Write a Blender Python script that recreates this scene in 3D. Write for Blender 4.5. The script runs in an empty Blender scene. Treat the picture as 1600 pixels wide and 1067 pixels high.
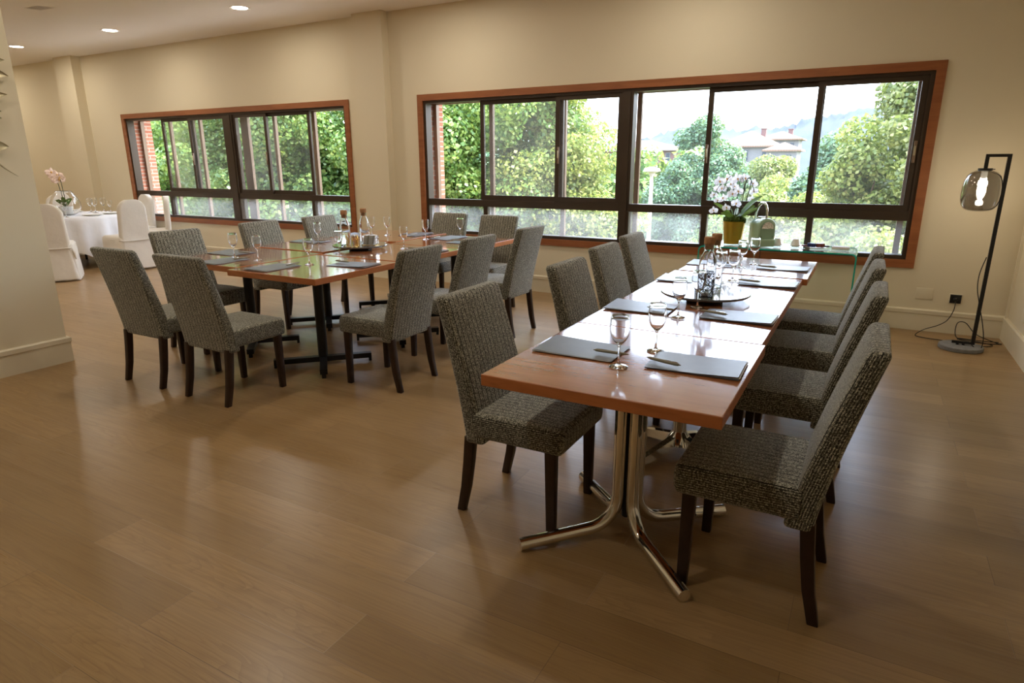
import bpy, bmesh, math, random
import numpy as np
from mathutils import Vector, Matrix
random.seed(7); RNG = np.random.default_rng(7)
C = bpy.context.scene.collection
SC = bpy.context.scene
PI = math.pi
# ------------------------------------------------------------------ camera
cam = bpy.data.cameras.new('camera'); camo = bpy.data.objects.new('camera', cam); C.objects.link(camo)
cam.sensor_width = 36.0; cam.lens = 990.6 / 1600 * 36; cam.clip_start = .02; cam.clip_end = 2000
_r = Vector((0.8757993, 0.48266662, -0.00291822)); _u = Vector((-0.12767068, 0.23748077, 0.96296577)); _f = Vector((-0.46548446, 0.84299218, -0.26960787))
M_ = Matrix((( _r.x, _u.x, -_f.x, 0), (_r.y, _u.y, -_f.y, 0), (_r.z, _u.z, -_f.z, 1.46), (0, 0, 0, 1)))
camo.matrix_world = M_; SC.camera = camo
# ------------------------------------------------------------------ colour management
SC.view_settings.view_transform = 'Standard'; SC.view_settings.look = 'None'
SC.view_settings.gamma = 1.0; SC.view_settings.use_curve_mapping = False
SC.view_settings.exposure = 0.70
SC.cycles.max_bounces = 10; SC.cycles.diffuse_bounces = 5; SC.cycles.glossy_bounces = 5
SC.cycles.transmission_bounces = 10; SC.cycles.transparent_max_bounces = 16
SC.cycles.sample_clamp_indirect = 6.0
# ------------------------------------------------------------------ sky and sun
W = bpy.data.worlds.new('sky'); SC.world = W; W.use_nodes = True
nt = W.node_tree; nt.nodes.clear()
sk = nt.nodes.new('ShaderNodeTexSky'); sk.sky_type = 'NISHITA'; sk.sun_disc = False
sk.sun_elevation = math.radians(50); sk.sun_rotation = math.radians(70); sk.air_density = 1.0; sk.dust_density = 3.0; sk.ozone_density = 1.0
mxs = nt.nodes.new('ShaderNodeMix'); mxs.data_type = 'RGBA'; mxs.inputs[0].default_value = .55
mxs.inputs[7].default_value = (4.8, 5.5, 6.6, 1)
bg = nt.nodes.new('ShaderNodeBackground'); bg.inputs[1].default_value = 1.15
wo = nt.nodes.new('ShaderNodeOutputWorld')
nt.links.new(sk.outputs[0], mxs.inputs[6]); nt.links.new(mxs.outputs[2], bg.inputs[0]); nt.links.new(bg.outputs[0], wo.inputs[0])
sun = bpy.data.lights.new('sun', 'SUN'); sun.energy = 9.0; sun.angle = math.radians(.6); sun.color = (1, .95, .84)
suno = bpy.data.objects.new('sun', sun); C.objects.link(suno)
suno.rotation_euler = Vector((0.62, 0.16, 0.78)).to_track_quat('Z', 'Y').to_euler()
LAMP_W = 7.4            # watts of each ceiling downlight
LAMP_COL = (1.0, .90, .76)

# ------------------------------------------------------------------ material helpers
def newmat(name):
    m = bpy.data.materials.new(name); m.use_nodes = True
    n = m.node_tree; n.nodes.clear()
    out = n.nodes.new('ShaderNodeOutputMaterial')
    return m, n, out
def N(n, t, **kw):
    x = n.nodes.new(t)
    for k, v in kw.items():
        if k == 'inp':
            for a, b in v.items(): x.inputs[a].default_value = b
        else: setattr(x, k, v)
    return x
def L(n, a, b): n.links.new(a, b)
def pbsdf(n, col=(.8, .8, .8), rough=.5, metal=0, spec=.5, coat=0, trans=0, ior=1.45):
    b = n.nodes.new('ShaderNodeBsdfPrincipled')
    b.inputs['Base Color'].default_value = (*col, 1); b.inputs['Roughness'].default_value = rough
    b.inputs['Metallic'].default_value = metal; b.inputs['Specular IOR Level'].default_value = spec
    b.inputs['Coat Weight'].default_value = coat; b.inputs['Transmission Weight'].default_value = trans
    b.inputs['IOR'].default_value = ior
    return b
def ramp(n, fac, stops):
    r = n.nodes.new('ShaderNodeValToRGB'); cr = r.color_ramp
    while len(cr.elements) < len(stops): cr.elements.new(.5)
    for e, (p, c) in zip(cr.elements, stops): e.position = p; e.color = (*c, 1)
    L(n, fac, r.inputs[0]); return r.outputs[0]
def mathn(n, op, a, b=None):
    x = n.nodes.new('ShaderNodeMath'); x.operation = op
    for i, v in enumerate((a, b)):
        if v is None: continue
        if isinstance(v, (int, float)): x.inputs[i].default_value = v
        else: L(n, v, x.inputs[i])
    return x.outputs[0]
def mixc(n, fac, a, b, mode='MIX'):
    x = n.nodes.new('ShaderNodeMix'); x.data_type = 'RGBA'; x.blend_type = mode
    for i, v in ((0, fac), (6, a), (7, b)):
        if isinstance(v, (int, float)): x.inputs[i].default_value = v
        elif isinstance(v, tuple): x.inputs[i].default_value = (*v, 1)
        else: L(n, v, x.inputs[i])
    return x.outputs[2]
def simple(name, col, rough=.5, metal=0, spec=.5, var=.06, scale=8, bump=0, coat=0):
    m, n, out = newmat(name)
    b = pbsdf(n, col, rough, metal, spec, coat)
    tc = N(n, 'ShaderNodeTexCoord'); nz = N(n, 'ShaderNodeTexNoise', inp={'Scale': scale, 'Detail': 4})
    L(n, tc.outputs['Object'], nz.inputs['Vector'])
    lo = tuple(c * (1 - var) for c in col); hi = tuple(min(1, c * (1 + var)) for c in col)
    L(n, ramp(n, nz.outputs[0], [(.3, lo), (.7, hi)]), b.inputs['Base Color'])
    if bump:
        bp = N(n, 'ShaderNodeBump', inp={'Strength': bump, 'Distance': .002}); L(n, nz.outputs[0], bp.inputs['Height']); L(n, bp.outputs[0], b.inputs['Normal'])
    L(n, b.outputs[0], out.inputs[0]); return m
def plaster(name, col):
    m, n, out = newmat(name); b = pbsdf(n, col, .62, spec=.35)
    tc = N(n, 'ShaderNodeTexCoord')
    nz = N(n, 'ShaderNodeTexNoise', inp={'Scale': 1.1, 'Detail': 3}); L(n, tc.outputs['Object'], nz.inputs['Vector'])
    L(n, ramp(n, nz.outputs[0], [(.3, tuple(c * .97 for c in col)), (.7, col)]), b.inputs['Base Color'])
    n2 = N(n, 'ShaderNodeTexNoise', inp={'Scale': 90, 'Detail': 3}); L(n, tc.outputs['Object'], n2.inputs['Vector'])
    bp = N(n, 'ShaderNodeBump', inp={'Strength': .12, 'Distance': .002}); L(n, n2.outputs[0], bp.inputs['Height']); L(n, bp.outputs[0], b.inputs['Normal'])
    L(n, b.outputs[0], out.inputs[0]); return m
def floor_mat():
    m, n, out = newmat('oak_laminate'); b = pbsdf(n, (.3, .2, .1), .34, spec=.5)
    tc = N(n, 'ShaderNodeTexCoord'); sp = N(n, 'ShaderNodeSeparateXYZ'); L(n, tc.outputs['Object'], sp.inputs[0])
    X, Y = sp.outputs[0], sp.outputs[1]
    ry = mathn(n, 'DIVIDE', mathn(n, 'ADD', Y, 20 * .2 - .945 + .0), .2); row = mathn(n, 'FLOOR', ry); fy = mathn(n, 'FRACT', ry)
    odd = mathn(n, 'MODULO', row, 2)
    rx = mathn(n, 'DIVIDE', mathn(n, 'ADD', mathn(n, 'ADD', X, 1.93 + 12.5 * 2), mathn(n, 'MULTIPLY', odd, .625)), 1.25)
    col = mathn(n, 'FLOOR', rx); fx = mathn(n, 'FRACT', rx)
    cid = N(n, 'ShaderNodeCombineXYZ'); L(n, row, cid.inputs[0]); L(n, col, cid.inputs[1])
    wn = N(n, 'ShaderNodeTexWhiteNoise', noise_dimensions='3D'); L(n, cid.outputs[0], wn.inputs['Vector'])
    wsep = N(n, 'ShaderNodeSeparateColor'); L(n, wn.outputs['Color'], wsep.inputs[0])
    # grain
    gv = N(n, 'ShaderNodeCombineXYZ')
    L(n, mathn(n, 'ADD', mathn(n, 'MULTIPLY', X, .55), mathn(n, 'MULTIPLY', wsep.outputs[0], 40)), gv.inputs[0])
    L(n, mathn(n, 'ADD', mathn(n, 'MULTIPLY', Y, 5.0), mathn(n, 'MULTIPLY', wsep.outputs[1], 40)), gv.inputs[1])
    g1 = N(n, 'ShaderNodeTexNoise', inp={'Scale': 1.3, 'Detail': 3, 'Distortion': 1.0}); L(n, gv.outputs[0], g1.inputs['Vector'])
    rings = mathn(n, 'FRACT', mathn(n, 'MULTIPLY', g1.outputs[0], 15))
    rings = mathn(n, 'POWER', rings, 3.0)
    gv2 = N(n, 'ShaderNodeCombineXYZ'); L(n, mathn(n, 'MULTIPLY', X, 3), gv2.inputs[0]); L(n, mathn(n, 'MULTIPLY', Y, 140), gv2.inputs[1]); L(n, mathn(n, 'MULTIPLY', wsep.outputs[2], 9), gv2.inputs[2])
    g2 = N(n, 'ShaderNodeTexNoise', inp={'Scale': 1.0, 'Detail': 4}); L(n, gv2.outputs[0], g2.inputs['Vector'])
    g3 = N(n, 'ShaderNodeTexNoise', inp={'Scale': 1.2, 'Detail': 2}); L(n, tc.outputs['Object'], g3.inputs['Vector'])
    base = ramp(n, wsep.outputs[0], [(0, (.275, .168, .064)), (.5, (.33, .205, .083)), (1, (.39, .246, .106))])
    c = mixc(n, mathn(n, 'MULTIPLY', rings, .50), base, (.24, .135, .06))
    c = mixc(n, ramp(n, g2.outputs[0], [(.42, (0, 0, 0)), (.75, (.5, .5, .5))]), c, (.19, .105, .045))
    c = mixc(n, ramp(n, g1.outputs[0], [(.3, (.3, .3, .3)), (.7, (0, 0, 0))]), c, (.42, .29, .16))
    # joints
    ey = mathn(n, 'ABSOLUTE', mathn(n, 'SUBTRACT', fy, .5)); ex = mathn(n, 'ABSOLUTE', mathn(n, 'SUBTRACT', fx, .5))
    j = mathn(n, 'MAXIMUM', mathn(n, 'GREATER_THAN', ey, .4935), mathn(n, 'GREATER_THAN', ex, .4989))
    jc = ramp(n, wsep.outputs[2], [(0, (.12, .07, .035)), (.7, (.16, .10, .05)), (1, (.55, .42, .28))])
    c = mixc(n, mathn(n, 'MULTIPLY', j, .7), c, jc)
    L(n, c, b.inputs['Base Color'])
    rr = mathn(n, 'ADD', mathn(n, 'MULTIPLY', g2.outputs[0], .12), .24); L(n, rr, b.inputs['Roughness'])
    h = mathn(n, 'SUBTRACT', mathn(n, 'MULTIPLY', g2.outputs[0], .15), j)
    bp = N(n, 'ShaderNodeBump', inp={'Strength': .25, 'Distance': .0012}); L(n, h, bp.inputs['Height']); L(n, bp.outputs[0], b.inputs['Normal'])
    L(n, b.outputs[0], out.inputs[0]); return m
def wood(name, c1, c2, rough=.3, sc=(1, 14, 14), coat=0, figure=6, dark=None, spec=.5):
    m, n, out = newmat(name); b = pbsdf(n, c1, rough, coat=coat, spec=spec)
    b.inputs['Coat Roughness'].default_value = .08
    tc = N(n, 'ShaderNodeTexCoord'); mp = N(n, 'ShaderNodeMapping'); mp.inputs['Scale'].default_value = sc
    L(n, tc.outputs['Object'], mp.inputs[0])
    g = N(n, 'ShaderNodeTexNoise', inp={'Scale': figure, 'Detail': 5, 'Distortion': .4}); L(n, mp.outputs[0], g.inputs['Vector'])
    g2 = N(n, 'ShaderNodeTexNoise', inp={'Scale': figure * 6, 'Detail': 3}); L(n, mp.outputs[0], g2.inputs['Vector'])
    c = ramp(n, g.outputs[0], [(.3, c1), (.7, c2)])
    c = mixc(n, ramp(n, g2.outputs[0], [(.5, (0, 0, 0)), (.8, (.4, .4, .4))]), c, dark or tuple(x * .6 for x in c1))
    L(n, c, b.inputs['Base Color'])
    bp = N(n, 'ShaderNodeBump', inp={'Strength': .02, 'Distance': .0005}); L(n, g2.outputs[0], bp.inputs['Height']); L(n, bp.outputs[0], b.inputs['Normal'])
    L(n, b.outputs[0], out.inputs[0]); return m
def tweed(name, period, depth):
    """nubby cord weave: U runs across the cords, V along them; a dark cord every few rows"""
    m, n, out = newmat(name); b = pbsdf(n, (.2, .2, .15), .95, spec=.15)
    b.inputs['Sheen Weight'].default_value = .35; b.inputs['Sheen Roughness'].default_value = .5
    uv = N(n, 'ShaderNodeUVMap', uv_map='UVMap'); sp = N(n, 'ShaderNodeSeparateXYZ'); L(n, uv.outputs[0], sp.inputs[0])
    U, V = sp.outputs[0], sp.outputs[1]; k = 1 / .0042
    w0 = N(n, 'ShaderNodeTexNoise', inp={'Scale': 25, 'Detail': 1}); L(n, uv.outputs[0], w0.inputs['Vector'])
    U2 = mathn(n, 'ADD', mathn(n, 'MULTIPLY', U, k), mathn(n, 'MULTIPLY', w0.outputs[0], .8))
    row = mathn(n, 'FLOOR', U2); fr = mathn(n, 'FRACT', U2)
    rv = N(n, 'ShaderNodeCombineXYZ'); L(n, mathn(n, 'MULTIPLY', row, .62), rv.inputs[0]); L(n, mathn(n, 'MULTIPLY', V, 190), rv.inputs[1])
    L(n, mathn(n, 'MULTIPLY', fr, 1.2), rv.inputs[2])
    nz = N(n, 'ShaderNodeTexNoise', inp={'Scale': 1.0, 'Detail': 2, 'Roughness': .7}); L(n, rv.outputs[0], nz.inputs['Vector'])
    line = mathn(n, 'LESS_THAN', mathn(n, 'MODULO', mathn(n, 'ADD', row, 700), period), 1)
    rib = mathn(n, 'ABSOLUTE', mathn(n, 'SUBTRACT', fr, .5))
    f = mathn(n, 'SUBTRACT', nz.outputs[0], mathn(n, 'MULTIPLY', line, depth))
    f = mathn(n, 'SUBTRACT', f, mathn(n, 'MULTIPLY', mathn(n, 'POWER', mathn(n, 'MULTIPLY', rib, 2), 4), .07))
    c = ramp(n, f, [(.32, (.016, .015, .012)), (.43, (.082, .080, .060)), (.52, (.29, .28, .215)), (.64, (.76, .74, .61))])
    L(n, c, b.inputs['Base Color'])
    bp = N(n, 'ShaderNodeBump', inp={'Strength': .7, 'Distance': .003}); L(n, f, bp.inputs['Height']); L(n, bp.outputs[0], b.inputs['Normal'])
    L(n, b.outputs[0], out.inputs[0]); return m
def thin_glass(name, tint=(1, 1, 1), haze=.0, refl=1.0, rough=0.0, hazecol=(.9, .9, .88)):
    m, n, out = newmat(name)
    tr = N(n, 'ShaderNodeBsdfTransparent'); tr.inputs[0].default_value = (*tint, 1)
    gl = N(n, 'ShaderNodeBsdfGlossy'); gl.inputs['Roughness'].default_value = rough
    lw = N(n, 'ShaderNodeLayerWeight'); lw.inputs[0].default_value = .5
    fz = mathn(n, 'ADD', mathn(n, 'MULTIPLY', mathn(n, 'POWER', lw.outputs['Facing'], 5.0), .9), .045)   # Schlick, the same from both sides
    mx = N(n, 'ShaderNodeMixShader'); L(n, mathn(n, 'MINIMUM', mathn(n, 'MULTIPLY', fz, refl), 1.0), mx.inputs[0]); L(n, tr.outputs[0], mx.inputs[1]); L(n, gl.outputs[0], mx.inputs[2])
    last = mx.outputs[0]
    if haze:
        tc = N(n, 'ShaderNodeTexCoord'); nz = N(n, 'ShaderNodeTexNoise', inp={'Scale': 2.5, 'Detail': 6}); L(n, tc.outputs['Object'], nz.inputs['Vector'])
        df = N(n, 'ShaderNodeBsdfTranslucent'); df.inputs[0].default_value = (*hazecol, 1)
        m2 = N(n, 'ShaderNodeMixShader'); L(n, mathn(n, 'MULTIPLY', nz.outputs[0], haze * 2), m2.inputs[0]); L(n, last, m2.inputs[1]); L(n, df.outputs[0], m2.inputs[2]); last = m2.outputs[0]
    L(n, last, out.inputs[0]); return m
def real_glass(name, col=(1, 1, 1), rough=0, ior=1.45):
    m, n, out = newmat(name); g = N(n, 'ShaderNodeBsdfGlass'); g.inputs['Color'].default_value = (*col, 1); g.inputs['Roughness'].default_value = rough; g.inputs['IOR'].default_value = ior
    L(n, g.outputs[0], out.inputs[0]); return m
def emis(name, col, s):
    m, n, out = newmat(name); e = N(n, 'ShaderNodeEmission'); e.inputs[0].default_value = (*col, 1); e.inputs[1].default_value = s; L(n, e.outputs[0], out.inputs[0]); return m
def leafmat(name, cols, transl=.35):
    m, n, out = newmat(name)
    geo = N(n, 'ShaderNodeNewGeometry'); c = ramp(n, geo.outputs['Random Per Island'], [(i / (len(cols) - 1), k) for i, k in enumerate(cols)])
    d = pbsdf(n, (.1, .2, .03), .36, spec=.6); L(n, c, d.inputs['Base Color'])
    t = N(n, 'ShaderNodeBsdfTranslucent'); L(n, mixc(n, .5, c, (.42, .52, .10), 'MIX'), t.inputs[0])
    mx = N(n, 'ShaderNodeMixShader'); mx.inputs[0].default_value = transl; L(n, d.outputs[0], mx.inputs[1]); L(n, t.outputs[0], mx.inputs[2])
    L(n, mx.outputs[0], out.inputs[0]); return m
def petalmat(name, col):
    m, n, out = newmat(name); d = pbsdf(n, col, .55, spec=.3); t = N(n, 'ShaderNodeBsdfTranslucent'); t.inputs[0].default_value = (*col, 1)
    mx = N(n, 'ShaderNodeMixShader'); mx.inputs[0].default_value = .6; L(n, d.outputs[0], mx.inputs[1]); L(n, t.outputs[0], mx.inputs[2]); L(n, mx.outputs[0], out.inputs[0]); return m
def brick():
    m, n, out = newmat('brick'); b = pbsdf(n, (.5, .2, .12), .9, spec=.2)
    tc = N(n, 'ShaderNodeTexCoord'); sp = N(n, 'ShaderNodeSeparateXYZ'); L(n, tc.outputs['Object'], sp.inputs[0])
    cb = N(n, 'ShaderNodeCombineXYZ'); L(n, mathn(n, 'ADD', sp.outputs[0], sp.outputs[1]), cb.inputs[0]); L(n, sp.outputs[2], cb.inputs[1])
    bt = N(n, 'ShaderNodeTexBrick', inp={'Scale': 1.0, 'Mortar Size': .008, 'Brick Width': .23, 'Row Height': .06, 'Color1': (.55, .24, .15, 1), 'Color2': (.45, .18, .12, 1), 'Mortar': (.6, .5, .42, 1)})
    L(n, cb.outputs[0], bt.inputs['Vector']); L(n, bt.outputs[0], b.inputs['Base Color'])
    bp = N(n, 'ShaderNodeBump', inp={'Strength': .8, 'Distance': .01}); nz = N(n, 'ShaderNodeTexNoise', inp={'Scale': 60}); L(n, tc.outputs['Object'], nz.inputs['Vector'])
    L(n, mathn(n, 'SUBTRACT', nz.outputs[0], bt.outputs['Fac']), bp.inputs['Height']); L(n, bp.outputs[0], b.inputs['Normal'])
    L(n, b.outputs[0], out.inputs[0]); return m
def roof_mat(name, c1, c2):
    m, n, out = newmat(name); b = pbsdf(n, c1, .85, spec=.2)
    tc = N(n, 'ShaderNodeTexCoord'); wv = N(n, 'ShaderNodeTexWave', inp={'Scale': 1.6, 'Distortion': .6, 'Detail': 2}); wv.bands_direction = 'X'; L(n, tc.outputs['Object'], wv.inputs['Vector'])
    L(n, ramp(n, wv.outputs[0], [(0, c1), (1, c2)]), b.inputs['Base Color']); L(n, b.outputs[0], out.inputs[0]); return m
def woven(name, col):
    m, n, out = newmat(name); b = pbsdf(n, col, .8, spec=.2); b.inputs['Sheen Weight'].default_value = .3
    tc = N(n, 'ShaderNodeTexCoord'); nz = N(n, 'ShaderNodeTexNoise', inp={'Scale': 5, 'Detail': 3}); L(n, tc.outputs['Object'], nz.inputs['Vector'])
    bp = N(n, 'ShaderNodeBump', inp={'Strength': .5, 'Distance': .02}); L(n, nz.outputs[0], bp.inputs['Height']); L(n, bp.outputs[0], b.inputs['Normal'])
    L(n, ramp(n, nz.outputs[0], [(.3, tuple(c * .96 for c in col)), (.7, col)]), b.inputs['Base Color']); L(n, b.outputs[0], out.inputs[0]); return m

MT = dict(
    wall=plaster('cream_plaster', (.78, .70, .52)), ceil=plaster('ceiling_plaster', (.93, .89, .84)), trim=simple('cream_paint', (.76, .69, .52), .4, var=.02),
    floor=floor_mat(), tweed=tweed('tweed_fabric', 7, .42), tweed_side=tweed('tweed_ribbed_sides', 2, .12), leg=simple('dark_stained_wood', (.030, .014, .009), .35, var=.2, scale=30),
    table=wood('cherry_veneer', (.34, .115, .040), (.44, .165, .060), .17, sc=(1, 9, 9), coat=1.0, figure=3), edge=wood('cherry_edging', (.46, .150, .045), (.54, .195, .065), .35, sc=(1, 1, 6), figure=3),
    casing=wood('mahogany', (.26, .085, .028), (.36, .13, .045), .4, sc=(1, 1, 10), figure=2), alu=simple('bronze_aluminium', (.065, .045, .030), .38, metal=.3, var=.08, scale=3),
    alu_light=simple('weathered_bronze_aluminium', (.22, .15, .10), .4, metal=.2), black=simple('black_steel', (.012, .012, .013), .35, var=.1), filigree=simple('silver_filigree', (.75, .73, .70), .18, metal=1, var=.5, scale=90, bump=3), bounce_strip=simple('pale_bounce_surface', (.72, .69, .64), .85), chrome=simple('chrome', (.80, .79, .77), .07, metal=1, var=.02),
    pane=thin_glass('window_glass', haze=.012), pane_dusty=thin_glass('dusty_window_glass', haze=.085), glass=real_glass('crystal'), vase=thin_glass('clear_glass', refl=1.6, tint=(.985, .99, .99)), crystal=thin_glass('crystal_bowl', refl=2.2, tint=(.975, .975, .985)),
    shelf=thin_glass('console_glass', tint=(.93, .99, .97)), shelf_edge=simple('green_glass_edge', (.02, .50, .38), .12, var=.05, coat=.5),
    smoke=thin_glass('smoked_glass', tint=(.50, .48, .46), refl=3.2, rough=.02), cork=simple('cork', (.42, .22, .10), .9, var=.25, scale=120, bump=.5), grey=simple('grey_card', (.19, .215, .265), .36, var=.04, scale=20),
    page=simple('white_paper', (.75, .75, .75), .6, var=.01), pen=simple('khaki_plastic', (.30, .28, .20), .4), stone=simple('black_glass_plate', (.085, .09, .10), .08, spec=1.0, coat=1.0),
    gold=simple('gold_metal', (.75, .50, .14), .25, metal=1), goldpot=simple('gold_glaze', (.62, .42, .05), .25, metal=.55, coat=.4), moss=simple('moss', (.07, .12, .02), .95, var=.6, scale=60, bump=1),
    oleaf=leafmat('orchid_leaf', [(.02, .085, .012), (.04, .15, .02)], .3), petal=petalmat('white_petal', (.90, .88, .90)), pink=simple('pink_petal', (.90, .68, .60), .5, var=.2, scale=60), lip=simple('yellow_lip', (.75, .45, .10), .5),
    stem=simple('dark_stem', (.035, .05, .02), .5), mint=simple('mint_enamel', (.36, .52, .36), .28, var=.02, coat=.4), mint_dark=simple('mint_panel', (.27, .42, .29), .35), cream=simple('cream_china', (.80, .80, .74), .2, coat=.5, var=.01),
    white=woven('white_cloth', (.80, .80, .82)), ivory=woven('ivory_cloth', (.74, .69, .60)), concrete=simple('concrete', (.22, .22, .22), .9, var=.15, scale=25, bump=.4), sill=simple('pale_stone', (.62, .58, .52), .8),
    brick=brick(), lamp=emis('lamp_glow', (1, .95, .85), 14), bulb=emis('bulb_glow', (1, .93, .80), 6), cable=simple('black_rubber', (.012, .012, .012), .6),
    socket=simple('black_plastic', (.015, .015, .015), .3), navy=simple('navy_foil', (.02, .03, .12), .3), red=simple('red_foil', (.14, .03, .03), .3), brass=simple('aged_brass', (.50, .44, .28), .45, metal=.45),
    bark=simple('bark', (.14, .09, .06), .95, var=.4, scale=12, bump=1), grass=simple('grass', (.12, .16, .05), .95, var=.5, scale=1.5), asphalt=simple('asphalt', (.33, .32, .31), .95, var=.1, scale=3), earth=simple('earth_bank', (.30, .20, .13), .95, var=.4, scale=2),
    tiles=roof_mat('terracotta_tiles', (.17, .105, .075), (.21, .14, .105)), tiles_pale=roof_mat('pale_tiles', (.20, .165, .145), (.23, .195, .175)), render=simple('pink_render', (.15, .085, .08), .9), render_w=simple('white_render', (.17, .165, .17), .9),
    winglass=simple('dark_glazing', (.05, .06, .08), .1), post=simple('pale_metal', (.70, .60, .58), .5), carpaint=simple('silver_paint', (.55, .58, .62), .2, metal=.5), cardark=simple('dark_car_paint', (.05, .06, .08), .2), tyre=simple('tyre', (.02, .02, .02), .8),
    hill=simple('hazy_distant_forest', (.060, .078, .100), 1, var=.2, scale=.08),  # blue-grey distance haze is put into the forest colour
    green=leafmat('bright_leaves', [(.045, .12, .03), (.12, .23, .055), (.27, .36, .11)], .4),
    yellow=leafmat('yellow_green_leaves', [(.08, .14, .03), (.22, .28, .065), (.42, .43, .14)], .45),
    blue=leafmat('blue_green_leaves', [(.04, .11, .06), (.09, .19, .10), (.20, .32, .19)], .25),
    olive=leafmat('olive_leaves', [(.07, .11, .03), (.17, .21, .06), (.33, .35, .12)], .35),
)

# ------------------------------------------------------------------ mesh helpers
class MB:
    """collects shapes, becomes one mesh object"""
    def __init__(s): s.v = []; s.f = []; s.mi = []; s.uv = []; s.sm = []
    def add(s, vs, fs, mi=0, uvs=None, smooth=True):
        o = len(s.v); s.v += [tuple(v) for v in vs]
        for i, f in enumerate(fs):
            s.f.append([o + k for k in f]); s.mi.append(mi); s.sm.append(smooth)
            s.uv.append(uvs[i] if uvs else [(0, 0)] * len(f))
        return s
    def box(s, a, b, mi=0, m=None):
        x0, y0, z0 = a; x1, y1, z1 = b
        vs = [(x0, y0, z0), (x1, y0, z0), (x1, y1, z0), (x0, y1, z0), (x0, y0, z1), (x1, y0, z1), (x1, y1, z1), (x0, y1, z1)]
        if m: vs = [m @ Vector(v) for v in vs]
        return s.add(vs, [(3, 2, 1, 0), (4, 5, 6, 7), (0, 1, 5, 4), (1, 2, 6, 5), (2, 3, 7, 6), (3, 0, 4, 7)], mi, smooth=False)
    def rbox(s, a, b, r=.005, seg=2, mi=0, m=None):
        bm = bmesh.new(); bmesh.ops.create_cube(bm, size=1)
        c = [(p + q) / 2 for p, q in zip(a, b)]; d = [q - p for p, q in zip(a, b)]
        for v in bm.verts: v.co = Vector((v.co.x * d[0] + c[0], v.co.y * d[1] + c[1], v.co.z * d[2] + c[2]))
        bmesh.ops.bevel(bm, geom=bm.edges[:], offset=r, segments=seg, affect='EDGES', profile=.5)
        if m: bmesh.ops.transform(bm, matrix=m, verts=bm.verts)
        s.add([v.co[:] for v in bm.verts], [[v.index for v in f.verts] for f in (bm.verts.index_update(), bm.faces)[1]], mi); bm.free(); return s
    def lathe(s, prof, c=(0, 0, 0), n=24, mi=0, m=None, cap=True):
        vs = []; fs = []
        for r, z in prof:
            for k in range(n):
                t = 2 * PI * k / n; vs.append((c[0] + r * math.cos(t), c[1] + r * math.sin(t), c[2] + z))
        for i in range(len(prof) - 1):
            for k in range(n): fs.append((i * n + k, i * n + (k + 1) % n, (i + 1) * n + (k + 1) % n, (i + 1) * n + k))
        if cap:
            if prof[0][0] > 1e-6: fs.append([k for k in range(n)][::-1])
            if prof[-1][0] > 1e-6: fs.append([(len(prof) - 1) * n + k for k in range(n)])
        if m: vs = [m @ Vector(v) for v in vs]
        return s.add(vs, fs, mi)
    def tube(s, pts, r, n=10, mi=0, cap=True, m=None, square=False):
        P = [Vector(p) for p in pts]; rr = r if isinstance(r, (list, tuple)) else [r] * len(P)
        vs = []; fs = []; up = None
        for i, p in enumerate(P):
            t = ((P[min(i + 1, len(P) - 1)] - P[i]).normalized() + (P[i] - P[max(i - 1, 0)]).normalized())
            t = t.normalized() if t.length > 1e-6 else Vector((0, 0, 1))
            if up is None:
                up = Vector((0, 0, 1)) if abs(t.z) < .95 else Vector((0, 1, 0))
            a = (up - t * up.dot(t)).normalized(); b = t.cross(a); up = a
            for k in range(n):
                th = 2 * PI * (k + (.5 if n == 4 else 0)) / n
                vs.append(p + a * math.cos(th) * rr[i] + b * math.sin(th) * rr[i])
        for i in range(len(P) - 1):
            for k in range(n): fs.append((i * n + k, i * n + (k + 1) % n, (i + 1) * n + (k + 1) % n, (i + 1) * n + k))
        if cap: fs.append([k for k in range(n)][::-1]); fs.append([(len(P) - 1) * n + k for k in range(n)])
        if m: vs = [m @ v for v in vs]
        return s.add(vs, fs, mi, smooth=(n > 4))
    def loft(s, rings, mi=0, closed=True, cap=True, uvs=None, m=None):
        n = len(rings[0]); vs = [v for r in rings for v in r]; fs = []; fu = []
        for i in range(len(rings) - 1):
            for k in range(n if closed else n - 1):
                k2 = (k + 1) % n
                fs.append((i * n + k, i * n + k2, (i + 1) * n + k2, (i + 1) * n + k))
                if uvs: fu.append((uvs[i][k], uvs[i][k + 1], uvs[i + 1][k + 1], uvs[i + 1][k]))
        if cap:
            for i, rev in ((0, True), (len(rings) - 1, False)):
                f = [i * n + k for k in range(n)]; f = f[::-1] if rev else f
                fs.append(f)
                if uvs: fu.append([(vs[q][0], vs[q][2] + vs[q][1]) for q in f])
        if m: vs = [m @ Vector(v) for v in vs]
        return s.add(vs, fs, mi, fu if uvs else None)
    def build(s, name, mats, parent=None, sharp=35, loc=None):
        me = bpy.data.meshes.new(name); me.from_pydata(s.v, [], s.f)
        mats = mats if isinstance(mats, (list, tuple)) else [mats]
        for x in mats: me.materials.append(x)
        me.polygons.foreach_set('material_index', s.mi); me.polygons.foreach_set('use_smooth', s.sm)
        ul = me.uv_layers.new(name='UVMap'); flat = [c for f in s.uv for u in f for c in u]; ul.data.foreach_set('uv', flat)
        me.update(); me.set_sharp_from_angle(angle=math.radians(sharp))
        o = bpy.data.objects.new(name, me); C.objects.link(o)
        if parent: o.parent = parent
        if loc: o.location = loc
        return o
def tag(o, label=None, cat=None, group=None, kind=None):
    if label: o['label'] = label
    if cat: o['category'] = cat
    if group: o['group'] = group
    if kind: o['kind'] = kind
    return o
def thing(name, label, cat, loc=(0, 0, 0), rz=0, group=None):
    o = bpy.data.objects.new(name, None); C.objects.link(o); o.location = loc; o.rotation_euler = (0, 0, rz); o.empty_display_size = .1
    return tag(o, label, cat, group)
def struct(o): o['kind'] = 'structure'; return o
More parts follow.
